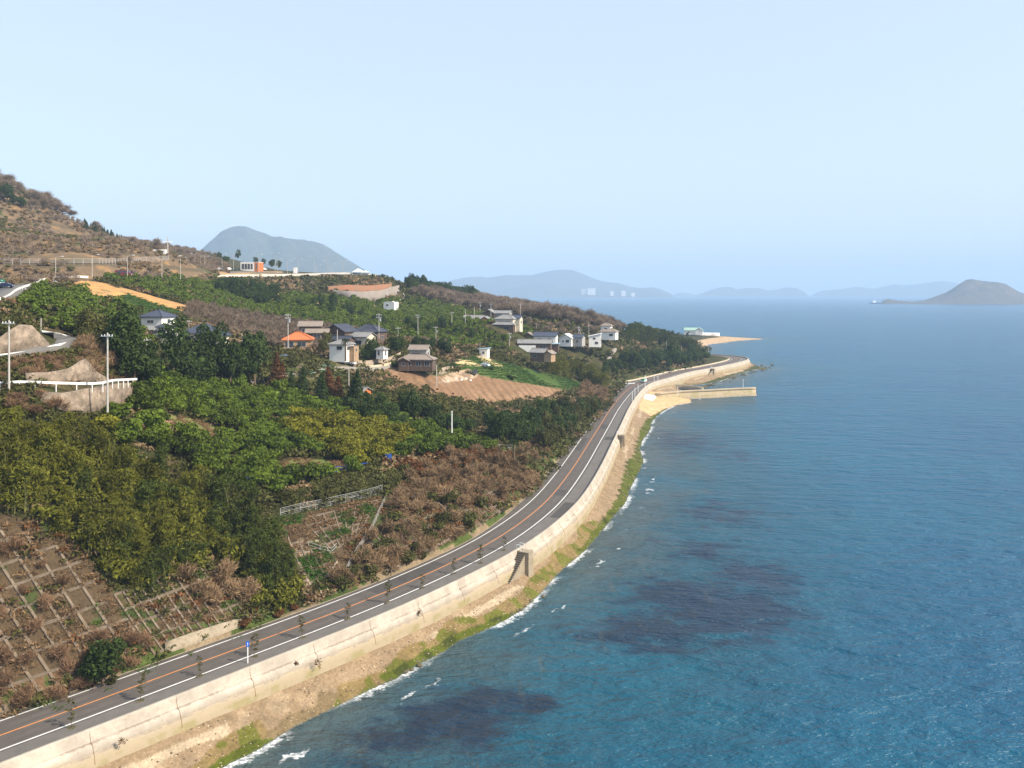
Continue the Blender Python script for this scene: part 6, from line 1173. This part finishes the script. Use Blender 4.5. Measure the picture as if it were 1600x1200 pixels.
# ------------------------------------------------------------------ palm in the village
def palm(px_, top, base, Y, label):
    g = Vector(((px_-800)/F*Y, Y, HC-(base-YH)*Y/F)); h = (base-top)*Y/F; e = empty('palm_tree', g, 0, label, 'palm'); MB().tube((0, 0, -.5), (0, 0, h), .26, .2, 8).build('trunk', M_BARK, e); rs = np.random.default_rng(3); P = []; O = []
    for k in range(26):
        a_ = rs.uniform(0, 2*PI); el = rs.uniform(-.5, 1.1)
        for t in np.linspace(.2, 1, 10): P.append([math.cos(a_)*math.cos(el)*1.6*t, math.sin(a_)*math.cos(el)*1.6*t, h+math.sin(el)*1.5*t-.9*t*t]); O.append([math.cos(a_), math.sin(a_), 1])
    V, f = leaf_quads(np.array(P), .28, np.array(O)/1.4, .5, .2, .3, rs); link('crown', mesh_np('crown', V, f, M_EVG), e)
palm(540, 532, 562, 246, 'tall palm in front of the white house with grey roof'); palm(803, 690, 725, 205, 'palm-like tree with drooping dead fronds beside the coast road')
# ------------------------------------------------------------------ ship
p_ = W(1370, 474.5, 0); e = empty('fishing_boat', p_, R(4), 'blue-hulled fishing boat off the wooded island', 'boat'); sc_ = p_[1]/F
hb_ = MB(); L_ = 12.5*sc_; B_ = 3*sc_; D_ = 1.6*sc_
sec = [(-L_,.0),( -L_*.9,.7),(-L_*.3,1),(L_*.4,1),(L_*.8,.6),(L_*1.05,.02)]; V = []
for i_, (x, k_) in enumerate(sec):
    sh = D_*(1+.6*max(0, i_-3)/2); V += [(x, -B_*max(k_, .5 if i_ == 0 else 0), sh), (x*.95, -B_*.6*k_, -.3*D_), (x*.95, B_*.6*k_, -.3*D_), (x, B_*max(k_, .5 if i_ == 0 else 0), sh)]
Fs = [tuple(range(0, 4))]
for i_ in range(5):
    a_ = i_*4; b_ = a_+4; Fs += [(a_, b_, b_+1, a_+1), (a_+1, b_+1, b_+2, a_+2), (a_+2, b_+2, b_+3, a_+3), (a_+3, b_+3, b_, a_)]
hb_.add(V, Fs).build('hull', mat('hull_blue', (.05,.13,.22), .5), e); MB().box((-L_*.35, 0, D_*1.9), (L_*.4, B_*1.1, D_*1.8), 0, .85).build('cabin', mat_get('white_paint'), e)
MB().tube((-L_*.3, 0, D_*2.6), (-L_*.3, 0, D_*5), .5).build('mast', mat_get('white_paint'), e); MB().tube((L_*.8, 0, D_), (L_*.8, 0, D_*2.8), .4).build('mast', mat_get('grey_metal'), e)
# ------------------------------------------------------------------ person on the mole
p_ = W(1124, 609.5, 3.1); me = bpy.data.meshes.new('person'); J = [(0,0,.95),(0,0,1.2),(0,0,1.45),(0,0,1.56),(0,-.03,1.70),(.2,0,1.42),(.27,-.05,1.15),(.22,-.28,1.05),(-.2,0,1.42),(-.27,-.05,1.15),(-.22,-.28,1.05),(.1,0,.9),(.12,-.04,.5),(.13,0,.06),(.14,-.16,.03),(-.1,0,.9),(-.12,-.04,.5),(-.13,0,.06),(-.14,-.16,.03)]
E = [(0,1),(1,2),(2,3),(3,4),(2,5),(5,6),(6,7),(2,8),(8,9),(9,10),(0,11),(11,12),(12,13),(13,14),(0,15),(15,16),(16,17),(17,18)]; rad = [.16,.15,.17,.06,.12,.07,.05,.04,.07,.05,.04,.1,.07,.05,.04,.1,.07,.05,.04]
me.from_pydata(J, E, []); po = link('person', me, None, p_, (0, 0, 1.2)); mod = po.modifiers.new('skin', 'SKIN'); me.skin_vertices[0].data[0].use_root = True
for k, r_ in enumerate(rad): me.skin_vertices[0].data[k].radius = (r_, r_*.8)
po.modifiers.new('sub', 'SUBSURF').levels = 1; po.modifiers['sub'].render_levels = 1; me.materials.append(mat('dark_clothes', (.02,.02,.03), .9)); tag(po, 'person in dark clothes standing on the mole, fishing', 'person')
print('objects', len(bpy.data.objects))
# ------------------------------------------------------------------ haze
mh = bpy.data.materials.new('haze'); mh.use_nodes = True; n = mh.node_tree.nodes; n.remove(n['Principled BSDF'])
pv = n.new('ShaderNodeVolumePrincipled'); pv.inputs['Color'].default_value = (.52,.70,.93,1); pv.inputs['Density'].default_value = 1.5e-4; pv.inputs['Anisotropy'].default_value = 0
mh.node_tree.links.new(pv.outputs[0], n['Material Output'].inputs['Volume'])
hz = MB().box((0, 8200, 240), (44000, 19600, 500)).build('haze', mh); tag(hz, kind='stuff')
